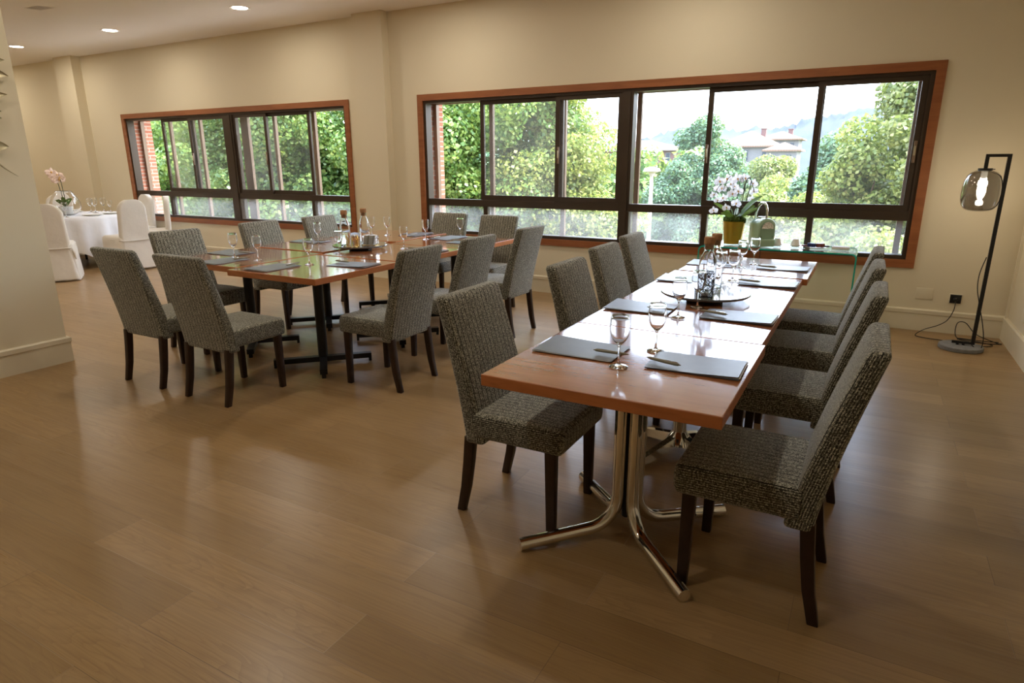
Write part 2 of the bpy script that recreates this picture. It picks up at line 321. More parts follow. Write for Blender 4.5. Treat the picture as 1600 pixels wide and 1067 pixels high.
def copy_tree(o, parent=None):
    c = o.copy(); C.objects.link(c)
    if parent: c.parent = parent
    for ch in list(KIDS(o)): copy_tree(ch, c)
    return c
def KIDS(o): return [x for x in C.objects if x.parent == o]
def place(proto, first, loc, rz=0, label=None, group=None, rot=None):
    o = proto if first else copy_tree(proto)
    o.location = loc; o.rotation_euler = rot if rot else (0, 0, rz)
    if label: o['label'] = label
    if group: o['group'] = group
    return o
def rrect(w, h, r, n=4, cx=0, cy=0):
    """rounded rectangle outline, counter-clockwise"""
    out = []
    for qx, qy, a0 in ((1, 1, 0), (-1, 1, 90), (-1, -1, 180), (1, -1, 270)):
        for k in range(n + 1):
            a = math.radians(a0 + 90 * k / n)
            out.append((cx + qx * (w / 2 - r) + r * math.cos(a), cy + qy * (h / 2 - r) + r * math.sin(a)))
    return out
def ring_frame(mb, x0, x1, z0, z1, w, y0, y1, wt=None, wb=None, mi=0):
    """rectangular frame in the xz plane as one connected ring"""
    wt = wt or w; wb = wb or w
    o = [(x0, z0), (x1, z0), (x1, z1), (x0, z1)]; i = [(x0 + w, z0 + wb), (x1 - w, z0 + wb), (x1 - w, z1 - wt), (x0 + w, z1 - wt)]
    vs = [(x, y, z) for y in (y0, y1) for P in (o, i) for x, z in P]
    fs = []
    for k in range(4):
        a = (k + 1) % 4
        fs += [(k, a, 4 + a, 4 + k), (8 + a, 8 + k, 12 + k, 12 + a), (a, k, 8 + k, 8 + a), (4 + k, 4 + a, 12 + a, 12 + k)]
    return mb.add(vs, fs, mi, smooth=False)
def holed_wall(mb, xs, zs, holes, y0, y1):
    """solid wall in the xz plane with rectangular holes, shared vertices"""
    nx, nz = len(xs), len(zs); idx = lambda i, j, s: (s * nz + j) * nx + i
    vs = [(x, y, z) for y in (y0, y1) for z in zs for x in xs]; fs = []
    solid = lambda i, j: 0 <= i < nx - 1 and 0 <= j < nz - 1 and (i, j) not in holes
    for i in range(nx - 1):
        for j in range(nz - 1):
            if not solid(i, j): continue
            fs.append((idx(i, j, 0), idx(i + 1, j, 0), idx(i + 1, j + 1, 0), idx(i, j + 1, 0)))
            fs.append((idx(i, j + 1, 1), idx(i + 1, j + 1, 1), idx(i + 1, j, 1), idx(i, j, 1)))
            if not solid(i - 1, j): fs.append((idx(i, j, 0), idx(i, j + 1, 0), idx(i, j + 1, 1), idx(i, j, 1)))
            if not solid(i + 1, j): fs.append((idx(i + 1, j, 0), idx(i + 1, j, 1), idx(i + 1, j + 1, 1), idx(i + 1, j + 1, 0)))
            if not solid(i, j - 1): fs.append((idx(i, j, 0), idx(i, j, 1), idx(i + 1, j, 1), idx(i + 1, j, 0)))
            if not solid(i, j + 1): fs.append((idx(i, j + 1, 0), idx(i + 1, j + 1, 0), idx(i + 1, j + 1, 1), idx(i, j + 1, 1)))
    return mb.add(vs, fs, smooth=False)
def clean(o):
    bm = bmesh.new(); bm.from_mesh(o.data); bmesh.ops.delete(bm, geom=[v for v in bm.verts if not v.link_faces], context='VERTS'); bm.to_mesh(o.data); bm.free(); return o

# ------------------------------------------------------------------ the room
XL, XR, YB, YW, HC = -15.2, 1.15, -4.2, 6.65, 3.23
struct(MB().box((XL - .2, YB - .2, -.1), (XR + .2, YW + .45, 0)).build('floor', MT['floor']))
struct(MB().box((XL - .2, YB - .2, HC), (XR + .2, YW + .5, HC + .15)).build('ceiling', MT['ceil']))
W1 = (-4.93, .38, .59, 2.235); W2 = (-11.04, -6.12, .59, 2.235)
xs = [XL, W2[0], W2[1], W1[0], W1[1], XR]; zs = [0, .59, 2.235, HC]
struct(clean(holed_wall(MB(), xs, zs, {(1, 1), (3, 1)}, YW, YW + .10).build('wall_back', MT['wall'])))
struct(clean(holed_wall(MB(), [XL - .2] + xs[1:-1] + [XR + .2], [-3.2, .57, 2.25, HC], {(1, 1), (3, 1)}, YW + .101, YW + .46).build('wall_outer', MT['brick'])))
struct(MB().box((XR, YB, 0), (XR + .15, YW, HC)).build('wall_right', MT['wall']))
struct(MB().box((XL - .15, YB, 0), (XL, YW, HC)).build('wall_left', MT['wall']))
struct(MB().box((XL - .15, YB - .15, 0), (XR + .15, YB, HC)).build('wall_front', MT['wall']))
struct(MB().box((-5.62, YB, 0), (-5.27, 2.46, HC)).build('wall_wing', MT['wall']))
struct(MB().box((-5.84, 6.53, 0), (-5.38, YW, HC)).build('wall_column_near', MT['wall']))
struct(MB().box((-12.55, 6.50, 0), (-12.02, YW, HC)).build('wall_column_far', MT['wall']))
def baseboard(name, pts):
    """profile swept along a polyline; the room lies on the left-hand side"""
    prof = [(0, 0), (.018, 0), (.018, .15), (.024, .155), (.024, .185), (.014, .195), (0, .195)]
    mb = MB(); rings = []
    P = [Vector((*p, 0)) for p in pts]
    for i, p in enumerate(P):
        d0 = (P[i] - P[i - 1]).normalized() if i else None; d1 = (P[i + 1] - P[i]).normalized() if i < len(P) - 1 else None
        n0 = Vector((-d0.y, d0.x, 0)) if d0 else None; n1 = Vector((-d1.y, d1.x, 0)) if d1 else None
        if n0 and n1: n_ = (n0 + n1) / (1 + n0.dot(n1))
        else: n_ = n0 or n1
        rings.append([tuple(p + n_ * a + Vector((0, 0, b + .0))) for a, b in prof])
    mb.loft(rings); return struct(mb.build(name, MT['trim'], sharp=20))
baseboard('baseboard_back', [(XR, YW), (-5.38, YW), (-5.38, 6.53), (-5.84, 6.53), (-5.84, YW), (-12.02, YW), (-12.02, 6.50), (-12.55, 6.50), (-12.55, YW), (XL, YW)])
baseboard('baseboard_right', [(XR, YB), (XR, YW)])
baseboard('baseboard_wing', [(-5.62, YB), (-5.62, 2.46), (-5.27, 2.46), (-5.27, YB)])
struct(MB().box((XR - .02, 6.57, .195), (XR, 6.60, HC)).build('trim_1', MT['trim']))
# outside sill shelf and the eave above the windows
for k, w in enumerate((W1, W2)):
    struct(MB().box((w[0], YW + .101, .56), (w[1], YW + .52, .60)).build('trim_%d' % (k + 2), MT['sill']))
struct(MB().box((XL - .3, YW + .46, 2.62), (XR + .3, YW + .95, 2.74)).build('trim_4', MT['sill']))

# ------------------------------------------------------------------ windows
def pane(x0, x1, z0, z1, y, parent, mat='pane'):
    return MB().box((x0, y - .003, z0), (x1, y + .003, z1)).build('pane', MT[mat], parent)
def window(name, w, mull, sashes, lower, outer, latches):
    root = struct(thing(name, None, None)); x0, x1, z0, z1 = w
    ring_frame(MB(), x0 - .04, x1 + .04, z0 - .035, z1 + .035, .072, YW - .022, YW + .09).build('casing', MT['casing'], root)
    a0, a1, b0, b1 = x0 + .032, x1 - .032, z0 + .037, z1 - .037
    ring_frame(MB(), a0, a1, b0, b1, .035, YW + .005, YW + .12, wt=.03, wb=.035).build('frame', MT['alu'], root)
    MB().box((a0 + .035, YW + .008, .965), (a1 - .035, YW + .115, 1.045)).build('transom', MT['alu'], root)
    MB().box((mull[0], YW - .002, b0 + .035), (mull[1], YW + .118, .965)).box((mull[0], YW - .002, 1.045), (mull[1], YW + .118, b1 - .03)).box((mull[0] + .03, YW - .012, b0 + .035), (mull[1] - .03, YW - .002, b1 - .03)).build('mullion', MT['alu'], root)
    for s0, s1, dy in sashes:
        s = ring_frame(MB(), s0, s1, 1.045, b1 - .03, .05, YW + .02 + dy, YW + .05 + dy, wt=.045, wb=.055).build('sash', MT['alu'], root)
        pane(s0 + .05, s1 - .05, 1.10, b1 - .075, YW + .035 + dy, s)
    for xm in lower:
        MB().box((xm - .028, YW + .015, b0 + .035), (xm + .028, YW + .10, .965)).build('mullion', MT['alu'], root)
    ed = sorted([a0 + .035] + [v for xm in lower for v in (xm - .028, xm + .028)] + [mull[0], mull[1], a1 - .035])
    for i in range(0, len(ed), 2): pane(ed[i], ed[i + 1], b0 + .035, .965, YW + .06, root, 'pane_dusty')
    for lx, lz in latches:
        lt = MB().rbox((lx - .012, YW + .004, lz - .09), (lx + .012, YW + .02, lz + .09), .004).build('latch', MT['alu_light'], root)
        MB().rbox((lx - .006, YW - .006, lz - .03), (lx + .006, YW + .006, lz + .05), .003).build('catch', MT['brass'], lt)
    # the outer window in the same reveal
    of = ring_frame(MB(), x0 + .012, x1 - .012, z0 + .012, z1 - .012, .045, YW + .24, YW + .30, wt=.05, wb=.04).build('outer_frame', MT['alu_light'], root)
    prev = x0 + .05
    for k, (xm, wd) in enumerate(outer):
        MB().box((xm - wd / 2, YW + .245, z0 + .052), (xm + wd / 2, YW + .29, z1 - .06)).build('stile', MT['alu_light'], of)
    for k in range(0, len(outer) - 1, 1):
        if k % 2 == 0: pane(outer[k][0] + outer[k][1] / 2, outer[k + 1][0] - outer[k + 1][1] / 2, z0 + .06, z1 - .07, YW + .268, of)
    return root
window('window_1', W1, (-2.36, -2.24), [(-4.12, -3.05, .035), (-3.13, -2.36, 0), (-1.50, -.47, .035), (-.53, .313, 0)], [-4.04, -1.45, -.47],
       [(-4.085, .05), (-3.13, .05), (-2.255, .05), (-1.52, .04), (.27, .05)], [(-3.09, 1.55), (.285, 1.55), (-1.475, 1.55)])
window('window_2', W2, (-8.56, -8.38), [(-10.14, -9.34, .035), (-9.42, -8.56, 0), (-8.38, -7.68, 0), (-7.76, -6.86, .035)], [-10.10, -6.88],
       [(-10.22, .05), (-9.46, .05), (-8.42, .16), (-7.78, .05), (-6.99, .06)], [(-9.38, 1.55), (-7.72, 1.55)])

# ------------------------------------------------------------------ ceiling lights
def downlight():
    t = thing('ceiling_downlight', '', 'ceiling light')
    MB().lathe([(.085, 0), (.10, -.002), (.112, -.006), (.115, -.001), (.115, .0)], n=32, cap=False).build('trim_ring', MT['ceil'], t)
    MB().lathe([(.0, -.002), (.086, -.002), (.086, 0)], n=32, cap=False).build('diffuser', MT['lamp'], t)
    la = bpy.data.lights.new('downlight_lamp', 'AREA'); la.shape = 'DISK'; la.size = .17; la.energy = LAMP_W; la.color = LAMP_COL
    lo = bpy.data.objects.new('downlight_lamp', la); C.objects.link(lo); lo.parent = t; lo.location = (0, 0, -.012)
    return t
dl = downlight(); first = True
XS = [-14.4, -11.86, -9.37, -6.75, -4.2, -1.6]
seen = {(-11.86, 5.65): 'round white ceiling downlight farthest from the camera, above the round table', (-9.37, 5.65): 'round white ceiling downlight, middle one of three, above the far window', (-6.75, 5.65): 'round white ceiling downlight nearest to the near column'}
for y in (5.65, 3.1, .55):  # beyond the three listed, unseen downlights are added to fill the room with light
    for x in XS:
        o = place(dl, first, (x, y, HC), 0, seen.get((x, y), 'added unseen ceiling downlight of the %s row, %s from the right wall' % ('window' if y > 5 else 'middle' if y > 3 else 'innermost', ['sixth', 'fifth', 'fourth', 'third', 'second', 'nearest'][XS.index(x)])), 'recessed ceiling downlights'); first = False
v = thing('ceiling_vent', 'pale rectangular ventilation grille set in the ceiling', 'vent', (-8.78, 4.55, HC), math.radians(0))
ring_frame(MB(), -.15, .15, -.09, .09, .015, 0, .006).build('vent_frame', MT['ceil'], v)
mb = MB()
for k in range(8): mb.box((-.135, .001, -.07 + k * .019), (.135, .004, -.062 + k * .019))
mb.box((-.137, .004, -.077), (.137, .006, .077)); mb.build('grille', MT['trim'], v)
v.rotation_euler = (math.radians(90), 0, math.radians(0)); v.location = (-8.78, 4.5, HC - .001); v.rotation_euler = (math.radians(90), 0, 0)
for ch in KIDS(v): pass

# ------------------------------------------------------------------ dining chair (faces local +y, origin on the floor)
def make_chair():
    t = thing('dining_chair', '', 'chair')
    mb = MB(); rings = []; uvs = []
    Z = [.335, .337, .345, .36] + [.36 + .565 * k / 14 for k in range(1, 15)] + [.933, .940, .943]
    for z in Z:
        s = min(1, (z - .335) / .605)
        yb = -.185 - .140 * (s ** 1.25); th = .088 - .026 * s; w = .445 - .012 * s; sh = 0
        if z < .345: sh = .010 if z < .336 else .005
        if z > .93: sh = {.933: .004, .940: .011, .943: .020}[round(z, 3)]
        pts = rrect(w - 2 * sh, th - 1.2 * sh, max(.006, .020 - sh * .5), 3, 0, yb + th / 2)
        rings.append([(x, y, z) for x, y in pts])
        per = [0.]; full = rrect(w, th, .02, 3, 0, 0)
        for k in range(len(full)): a = full[k]; b = full[(k + 1) % len(full)]; per.append(per[-1] + math.dist(a, b))
        uvs.append([(p, z) for p in per])
    mb.loft(rings, uvs=uvs); bo = mb.build('backrest', [MT['tweed'], MT['tweed_side']], t, sharp=60)
    for p in bo.data.polygons: p.material_index = 1 if abs(p.normal.x) > .75 else 0
    mb = MB(); rings = []; uvs = []
    Y = [-.14 + .385 * k / 8 for k in range(9)] + [.252, .260, .264]
    for i, y in enumerate(Y):
        s = (y + .14) / .40; sh = 0
        if i == 9: sh = .006
        if i == 10: sh = .014
        if i == 11: sh = .024
        w, h, zc = .455 - 2 * sh, .115 - 2 * sh, .4175
        full = rrect(w, h, max(.010, .028 - sh * .3), 4, 0, zc)
        crown = .014 * math.sin(PI * min(1, max(0, s))) + .004
        pts = []
        for x, z in full:
            if z > zc: z += crown * (1 - (x / (w / 2)) ** 2)
            else: z += .010 * math.cos(PI * (x / w))       # gentle arch under the seat
            pts.append((x, y, z))
        pts = pts[::-1]; rings.append(pts)
        ff = rrect(.455, .115, .028, 4, 0, 0)[::-1]; per = [.31]
        for k in range(len(ff)): per.append(per[-1] + math.dist(ff[k], ff[(k + 1) % len(ff)]))
        uvs.append([(p, y * 1.0) for p in per])
    mb.loft(rings, uvs=uvs); so = mb.build('seat', [MT['tweed'], MT['tweed_side']], t, sharp=60)
    for p in so.data.polygons: p.material_index = 1 if abs(p.normal.x) > .75 else 0
    def leg(sx, front):
        m = MB(); R_ = []
        if front:
            prof = [(0, .185 + .035, .034), (.004, .2195, .036), (.38, .215, .046)]
        else:
            prof = [(0, -.222, .034), (.004, -.2215, .036), (.12, -.196, .040), (.24, -.180, .043), (.36, -.168, .045)]
        for z, y, w_ in prof:
            R_.append([(sx * (.197 if z > .2 else .197) + x, y + yy - (.01 if front else 0), z) for x, yy in rrect(w_ * .9, w_, .004, 2)])
        m.loft(R_); return m.build('leg', MT['leg'], t, sharp=40)
    for sx in (-1, 1): leg(sx, True); leg(sx, False)
    return t
chair = make_chair(); first = True
R90 = PI / 2
RG = 'tweed dining chairs at the long near table'; LG = 'tweed dining chairs around the large table block'
CH = [ # x, y, rotation, label, group
 (-.208, 2.215, R90, 'tweed dining chair in the right foreground, fully in view, near end of the long table', RG),
 (-.20, 3.11, R90, 'tweed chair on the right side of the long table, second from the foreground', RG),
 (-.20, 3.90, R90, 'tweed chair on the right side of the long table, third from the foreground', RG),
 (-.20, 4.56, R90, 'tweed chair on the right side of the long table, farthest and nearest the window', RG),
 (-1.175, 2.272, -R90, 'foreground tweed chair left of the long table, its whole seat and legs in view', RG),
 (-1.13, 3.20, -R90, 'tweed chair with its back showing left of the long table, second from the foreground', RG),
 (-1.21, 3.98, -R90, 'tweed chair with its back showing left of the long table, third from the foreground', RG),
 (-1.27, 4.72, -R90, 'tweed chair left of the long table, farthest and closest to the window', RG),
 (-3.55, 2.62, 0, 'tweed chair seen from behind before the table block, right one of the front pair', LG),
 (-4.23, 2.63, 0, 'tweed chair seen from behind before the table block, left one of the front pair', LG),
 (-4.70, 3.28, -R90, 'tweed chair at the left side of the table block, just behind the front pair', LG),
 (-4.75, 4.165, -R90, 'tweed chair at the left side of the table block, middle one below the far window', LG),
 (-4.74, 4.92, -R90, 'tweed chair left of the table block, farthest one, beside the cork topped carafes', LG),
 (-2.79, 3.31, R90, 'tweed chair right of the table block, nearest the camera, whole seat in view', LG),
 (-2.79, 4.03, R90, 'tweed chair right of the table block, middle one, partly hidden by a foreground backrest', LG),
 (-2.79, 4.87, R90, 'tweed chair right of the table block, farthest one, both rear legs in view', LG),
 (-4.03, 5.62, PI, 'tweed chair behind the table block, left one of the pair before the window', LG),
 (-3.36, 5.54, PI, 'tweed chair behind the table block, right one of the pair before the window', LG),
]
for x, y, rz, lab, g in CH:
    place(chair, first, (x, y, 0), rz + random.uniform(-.012, .012), lab, g); first = False

# ------------------------------------------------------------------ tables
def tabletop(x, y, t, h=.75, th=.042):
    o = MB().rbox((-x / 2, -y / 2, h - th), (x / 2, y / 2, h), .0025, 1).build('tabletop', [MT['table'], MT['edge']], t)
    for p in o.data.polygons:
        p.material_index = 0 if p.normal.z > .9 else 1
    return o
def tube_table(t, x, y, oy=.015):
    tabletop(x, y, t)
    for sx in (-1, 1):
        for sy in (-1, 1):
            d = Vector((sx, sy, 0)).normalized(); pts = []; a = .042
            pts.append(d * a + Vector((0, 0, .70))); pts.append(d * a + Vector((0, 0, .35)))
            for k in range(0, 10):
                th = math.radians(83) * k / 9; R_ = .13
                pts.append(d * (a + R_ - R_ * math.cos(th)) + Vector((0, 0, .165 - R_ * math.sin(th) + .012)))
            pts.append(d * .455 + Vector((0, 0, .0265)))
            lg = MB().tube(pts, .0255, 16).build('leg', MT['chrome'], t, sharp=50)
    MB().rbox((-.17, -.17, .696), (.17, .17, .708), .002).build('top_plate', MT['black'], t)
    MB().lathe([(.022, .08), (.022, .70)], n=12).build('core_rod', MT['black'], t)
    for o_ in KIDS(t):
        if o_.name.split('.')[0] != 'tabletop': o_.location.y = oy
def star_base(t, cy):
    MB().lathe([(.034, .10), (.034, .70)], (0, cy, 0), 24).build('column', MT['chrome'], t)
    MB().lathe([(.075, .055), (.062, .085), (.045, .105), (.034, .12)], (0, cy, 0), 24).build('hub', MT['chrome'], t)
    for k in range(4):
        a = PI / 4 + k * PI / 2 + .35; c, s = math.cos(a), math.sin(a); R_ = []
        for r, w, zt, zb in ((.04, .055, .098, .045), (.15, .05, .075, .03), (.27, .042, .048, .008), (.34, .036, .036, 0)):
            R_.append([(c * r - s * q, cy + s * r + c * q, z) for q, z in ((-w / 2, zb), (w / 2, zb), (w / 2 * .7, zt), (-w / 2 * .7, zt))])
        MB().loft(R_).build('foot', MT['chrome'], t, sharp=70)
    MB().rbox((-.16, cy - .16, .696), (.16, cy + .16, .708), .002).build('top_plate', MT['black'], t)
t = thing('dining_table', 'nearest section of the long cherry wood table, on four bent chrome tube legs', 'table', (-.705, 2.225, 0), 0, 'sections of the long near table'); tube_table(t, .825, .86)
t = thing('dining_table', 'long middle section of the near cherry wood table, carrying the lazy susan', 'table', (-.715, 3.52, 0), 0, 'sections of the long near table'); tabletop(.815, 1.70, t, .748); star_base(t, -.42); star_base(t, .46)
t = thing('dining_table', 'far end section of the near cherry wood table, in front of the glass console', 'table', (-.69, 4.79, 0), 0, 'sections of the long near table'); tabletop(.82, .82, t, .752); star_base(t, 0)
def cross_table():
    t = thing('dining_table', '', 'table'); tabletop(.848, .848, t)
    MB().lathe([(.036, .055), (.036, .70)], n=20).build('column', MT['black'], t)
    for k, a in enumerate((PI / 4, -PI / 4)):
        m = Matrix.Rotation(a, 4, 'Z'); z0 = .028 if k == 0 else .029
        MB().box((-.355, -.026, z0), (.355, .026, z0 + .038), m=m).box((-.355, -.014, 0), (-.335, .014, z0 + .01), m=m).box((.335, -.014, 0), (.355, .014, z0 + .01), m=m).build('cross_bar', MT['black'], t)
    MB().rbox((-.2, -.2, .694), (.2, .2, .708), .002).build('top_plate', MT['black'], t)
    return t
ct = cross_table(); first = True
for x, y, lab in [(-3.475, 3.335, 'cherry wood square table, front right corner of the six table block, with black cross base'),
                  (-4.35, 3.43, 'cherry wood square table, front left of the six table block, beside the leftmost chairs'),
                  (-3.465, 4.215, 'cherry wood square table in the middle right of the block, carrying the dark lazy susan'),
                  (-4.40, 4.335, 'cherry wood square table in the middle left of the block, below the far window'),
                  (-3.44, 5.085, 'cherry wood square table at the far right of the block, before the near window'),
                  (-4.33, 5.21, 'cherry wood square table at the far left of the block, behind the carafes')]:
    place(ct, first, (x, y, 0), 0, lab, 'square tables pushed together into a block'); first = False

# ------------------------------------------------------------------ table settings
def wine_glass():
    t = thing('wine_glass', '', 'wine glass')
    MB().lathe([(0, 0), (.034, 0), (.0345, .0015), (.030, .0035), (.012, .008), (.0052, .014), (.0040, .03), (.0040, .070), (.0055, .080), (0, .086)], n=24, cap=False).build('stem', MT['glass'], t, sharp=70)
    MB().lathe([(.0052, .079), (.013, .088), (.024, .100), (.0320, .117), (.0355, .137), (.0355, .155), (.0335, .175), (.0318, .190), (.0322, .1906), (.0308, .1902), (.0325, .175), (.0343, .155), (.0343, .137), (.0308, .118), (.0230, .102), (.012, .0905), (0, .0865)], n=32, cap=False).build('bowl', MT['glass'], t, sharp=80)
    return t
wg = wine_glass(); first = True
TZ = .7522
GL = [(-.72, 2.10, 'at the near edge of the long table, left of the first pair', 1), (-.66, 2.36, 'at the near end of the long table, right of the first pair', 1),
      (-.73, 2.96, 'before the lazy susan of the long table, left of that pair', 1), (-.70, 3.22, 'in front of the patterned lantern on the long table', 1),
      (-.75, 4.02, 'just behind the clear carafes on the long table', 1), (-.69, 4.11, 'beside the pen right of the long table lazy susan', 1),
      (-.73, 4.66, 'at the far end of the long table, left of that last pair', 1), (-.68, 4.86, 'at the far end of the long table, before the coffee machine', 1),
      (-4.37, 3.35, 'on the table block, leftmost of all, beside a grey folder', 0), (-4.06, 3.32, 'on the table block, second from the left', 0),
      (-3.55, 3.35, 'on the front right table of the block, in its middle', 0), (-3.78, 3.90, 'in front of the dark lazy susan of the table block', 0),
      (-4.47, 4.35, 'on the table block in front of the middle left chair', 0), (-4.45, 5.08, 'right behind the carafes of the table block, left of that pair', 0),
      (-4.33, 5.18, 'right behind the carafes of the table block, right of that pair', 0), (-3.50, 4.40, 'right of the dark lazy susan on the table block', 0),
      (-3.76, 5.07, 'at the far end of the table block, left of a pair', 0), (-3.56, 5.38, 'at the far end of the table block, below the near window chairs', 0)]
for x, y, lab, g in GL:
    place(wg, first, (x, y, TZ - (0.0006 if g == 0 else 0)), 0, 'clear wine glass ' + lab, ['wine glasses on the table block', 'wine glasses on the long table'][g]); first = False
def folder():
    t = thing('folder', '', 'folder')
    W_, D_ = .325, .225
    for name, mat, z0, lift, off in (('back_cover', 'grey', 0, .0, 0), ('paper', 'page', .0012, .004, .003), ('front_cover', 'grey', .0024, .009, -.002)):
        nx, ny = 12, 6; vs = []; fs = []
        for s in (0, .0009):
            for j in range(ny + 1):
                for i in range(nx + 1):
                    u = i / nx; v_ = j / ny
                    z = z0 + s + lift * (u ** 2.2) * (.35 + .65 * (1 - v_)) + .0005
                    vs.append((-W_ / 2 + u * W_ + off, -D_ / 2 + v_ * D_ + off * .5, z))
        n1 = (nx + 1) * (ny + 1)
        for j in range(ny):
            for i in range(nx):
                a = j * (nx + 1) + i
                fs.append((a + nx + 1, a + nx + 2, a + 1, a)); fs.append((n1 + a, n1 + a + 1, n1 + a + nx + 2, n1 + a + nx + 1))
        bd = [i for i in range(nx + 1)] + [(j + 1) * (nx + 1) - 1 for j in range(1, ny + 1)] + [ny * (nx + 1) + i for i in range(nx - 1, -1, -1)] + [j * (nx + 1) for j in range(ny - 1, 0, -1)]
        for k in range(len(bd)): a, b = bd[k], bd[(k + 1) % len(bd)]; fs.append((a, b, n1 + b, n1 + a))
        MB().add(vs, fs).build(name, MT[mat], t, sharp=30)
    return t
def pen():
    t = thing('pen', '', 'pen')
    m = Matrix.Rotation(PI / 2, 4, 'Y')
    MB().lathe([(.0008, -.072), (.002, -.068), (.0052, -.055), (.0064, -.01), (.0064, .05), (.005, .062), (.0022, .064), (.0022, .070), (0, .0705)], n=12, m=m, cap=False).build('barrel', MT['pen'], t)
    MB().box((.01, -.0015, .0064), (.058, .0015, .0082)).build('clip', MT['chrome'], t)
    return t
fo = folder(); pn = pen(); first = True
# folder centre, rotation, pen end (pen lies on the folder), description
FO = [(-.925, 2.245, PI, (-.79, 2.21), 'grey folder at the left near corner of the long table', 1),
      (-.475, 2.250, 0, (-.581, 2.19), 'grey folder at the right near corner of the long table', 1),
      (-.955, 3.09, PI, (-.837, 3.045), 'grey folder on the left of the long table, before the lazy susan', 1),
      (-.475, 3.11, 0, (-.588, 3.08), 'grey folder on the right of the long table, before the lazy susan', 1),
      (-.475, 4.10, 0, (-.585, 4.06), 'grey folder on the right of the long table, just behind the lazy susan', 1),
      (-.465, 4.77, 0, (-.57, 4.70), 'grey folder at the far right end of the long table', 1),
      (-.955, 4.01, PI, None, 'grey folder left of the lazy susan on the long table, mostly behind it', 1),
      (-.945, 4.74, PI, (-.82, 4.74), 'grey folder at the far left end of the long table, behind the carafes', 1),
      (-4.27, 3.16, -R90 + .1, (-4.18, 3.26), 'grey folder before the leftmost front chair of the table block', 0),
      (-3.67, 3.12, -R90 + .05, (-3.60, 3.24), 'grey folder on the front edge of the table block, before the second front chair', 0),
      (-3.25, 3.49, .12, (-3.37, 3.50), 'grey folder on the right front table of the block, beside its right edge', 0),
      (-4.60, 3.50, PI, (-4.44, 3.50), 'grey folder farthest left on the table block, beside the left side chair', 0),
      (-4.63, 4.40, PI, (-4.50, 4.40), 'grey folder before the middle left chair of the table block', 0),
      (-3.24, 4.36, .05, (-3.36, 4.36), 'grey folder just right of the dark lazy susan, half hidden by a chair back', 0),
      (-4.60, 5.05, PI, (-4.50, 5.05), 'grey folder before the farthest left chair, behind the carafes', 0),
      (-4.10, 5.36, R90, (-4.05, 5.26), 'blue grey folder at the far edge of the table block, left of a pair', 0),
      (-3.62, 5.26, R90 - .1, (-3.68, 5.14), 'blue grey folder at the far edge of the table block, right of a pair', 0),
      (-3.26, 5.03, .05, (-3.36, 5.02), 'grey folder behind the middle right chair back of the table block', 0)]
PEN = ['left near folder of the long table', 'right near folder of the long table', 'second left folder of the long table', 'second right folder of the long table',
       'folder right of and behind the long table lazy susan', 'far right folder of the long table', '', 'far left folder of the long table', 'folder before the leftmost front chair',
       'folder before the second front chair of the table block', 'right front folder of the table block', 'leftmost folder of the table block', 'folder before the middle left chair',
       'folder right of the table block lazy susan', 'folder before the farthest left chair', 'far folder of the table block, left of that pair', 'far folder of the table block, right of that pair', 'folder behind the middle right chair back']
for k, (x, y, rz, pe, lab, g) in enumerate(FO):
    place(fo, first, (x, y, TZ - (.001 if g == 0 else 0)), rz + random.uniform(-.03, .03), lab, ['folders on the table block', 'folders on the long table'][g])
    if pe:
        place(pn, first, (pe[0], pe[1], TZ + .0165), 0, 'khaki pen on the ' + PEN[k], 'pens on the folders', rot=(0, 0, (-.22 if rz == 0 else PI + .03) + random.uniform(-.08, .08) + (R90 if abs(abs(rz) - R90) < .3 else 0)))
    first = False

def lazy_susan(x, y, z, lab, r=.238):
    t = thing('lazy_susan', lab, 'lazy susan', (x, y, z), 0, 'lazy susans')
    MB().lathe([(.0, .0), (.095, 0), (.098, .004), (.098, .018), (.09, .022), (0, .022)], n=40, cap=False).build('base', MT['black'], t)
    MB().lathe([(0, .0225), (r - .006, .0225), (r, .027), (r, .033), (r - .004, .036), (0, .036)], n=72, cap=False).build('turntable', MT['stone'], t)
lazy_susan(-.725, 3.505, .7492, 'round dark lazy susan in the middle of the long table')
lazy_susan(-3.86, 4.245, .7502, 'round dark lazy susan at the centre of the table block')
def carafe():
    t = thing('carafe', '', 'carafe')
    out = [(0, 0), (.040, 0), (.044, .003), (.045, .01), (.045, .165), (.043, .180), (.034, .205), (.026, .222), (.0245, .232), (.0250, .262)]
    inn = [(.0232, .262), (.0228, .232), (.0243, .223), (.0325, .204), (.0412, .180), (.0432, .165), (.0432, .012), (.041, .006), (0, .006)]
    MB().lathe(out + inn, n=32, cap=False).build('bottle', MT['glass'], t, sharp=60)
    MB().lathe([(0, .235), (.0215, .235), (.0230, .262), (.0275, .263), (.0280, .268), (.0280, .296), (.026, .299), (0, .299)], n=28, cap=False).build('cork_stopper', MT['cork'], t)
    return t
ca = carafe(); first = True
for x, y, z, lab, g in [(-.715, 3.47, .7857, 'clear glass carafe with cork stopper on the long table lazy susan, nearer one', 1), (-.715, 3.655, .7857, 'clear glass carafe with cork stopper on the long table lazy susan, farther one', 1),
                     (-3.90, 4.11, .7866, 'clear glass carafe with cork stopper on the table block lazy susan, left one', 0), (-3.915, 4.37, .7866, 'clear glass carafe with cork stopper on the table block lazy susan, right one', 0)]:
    place(ca, first, (x, y, z), .3 * x, lab, 'cork topped carafes'); first = False
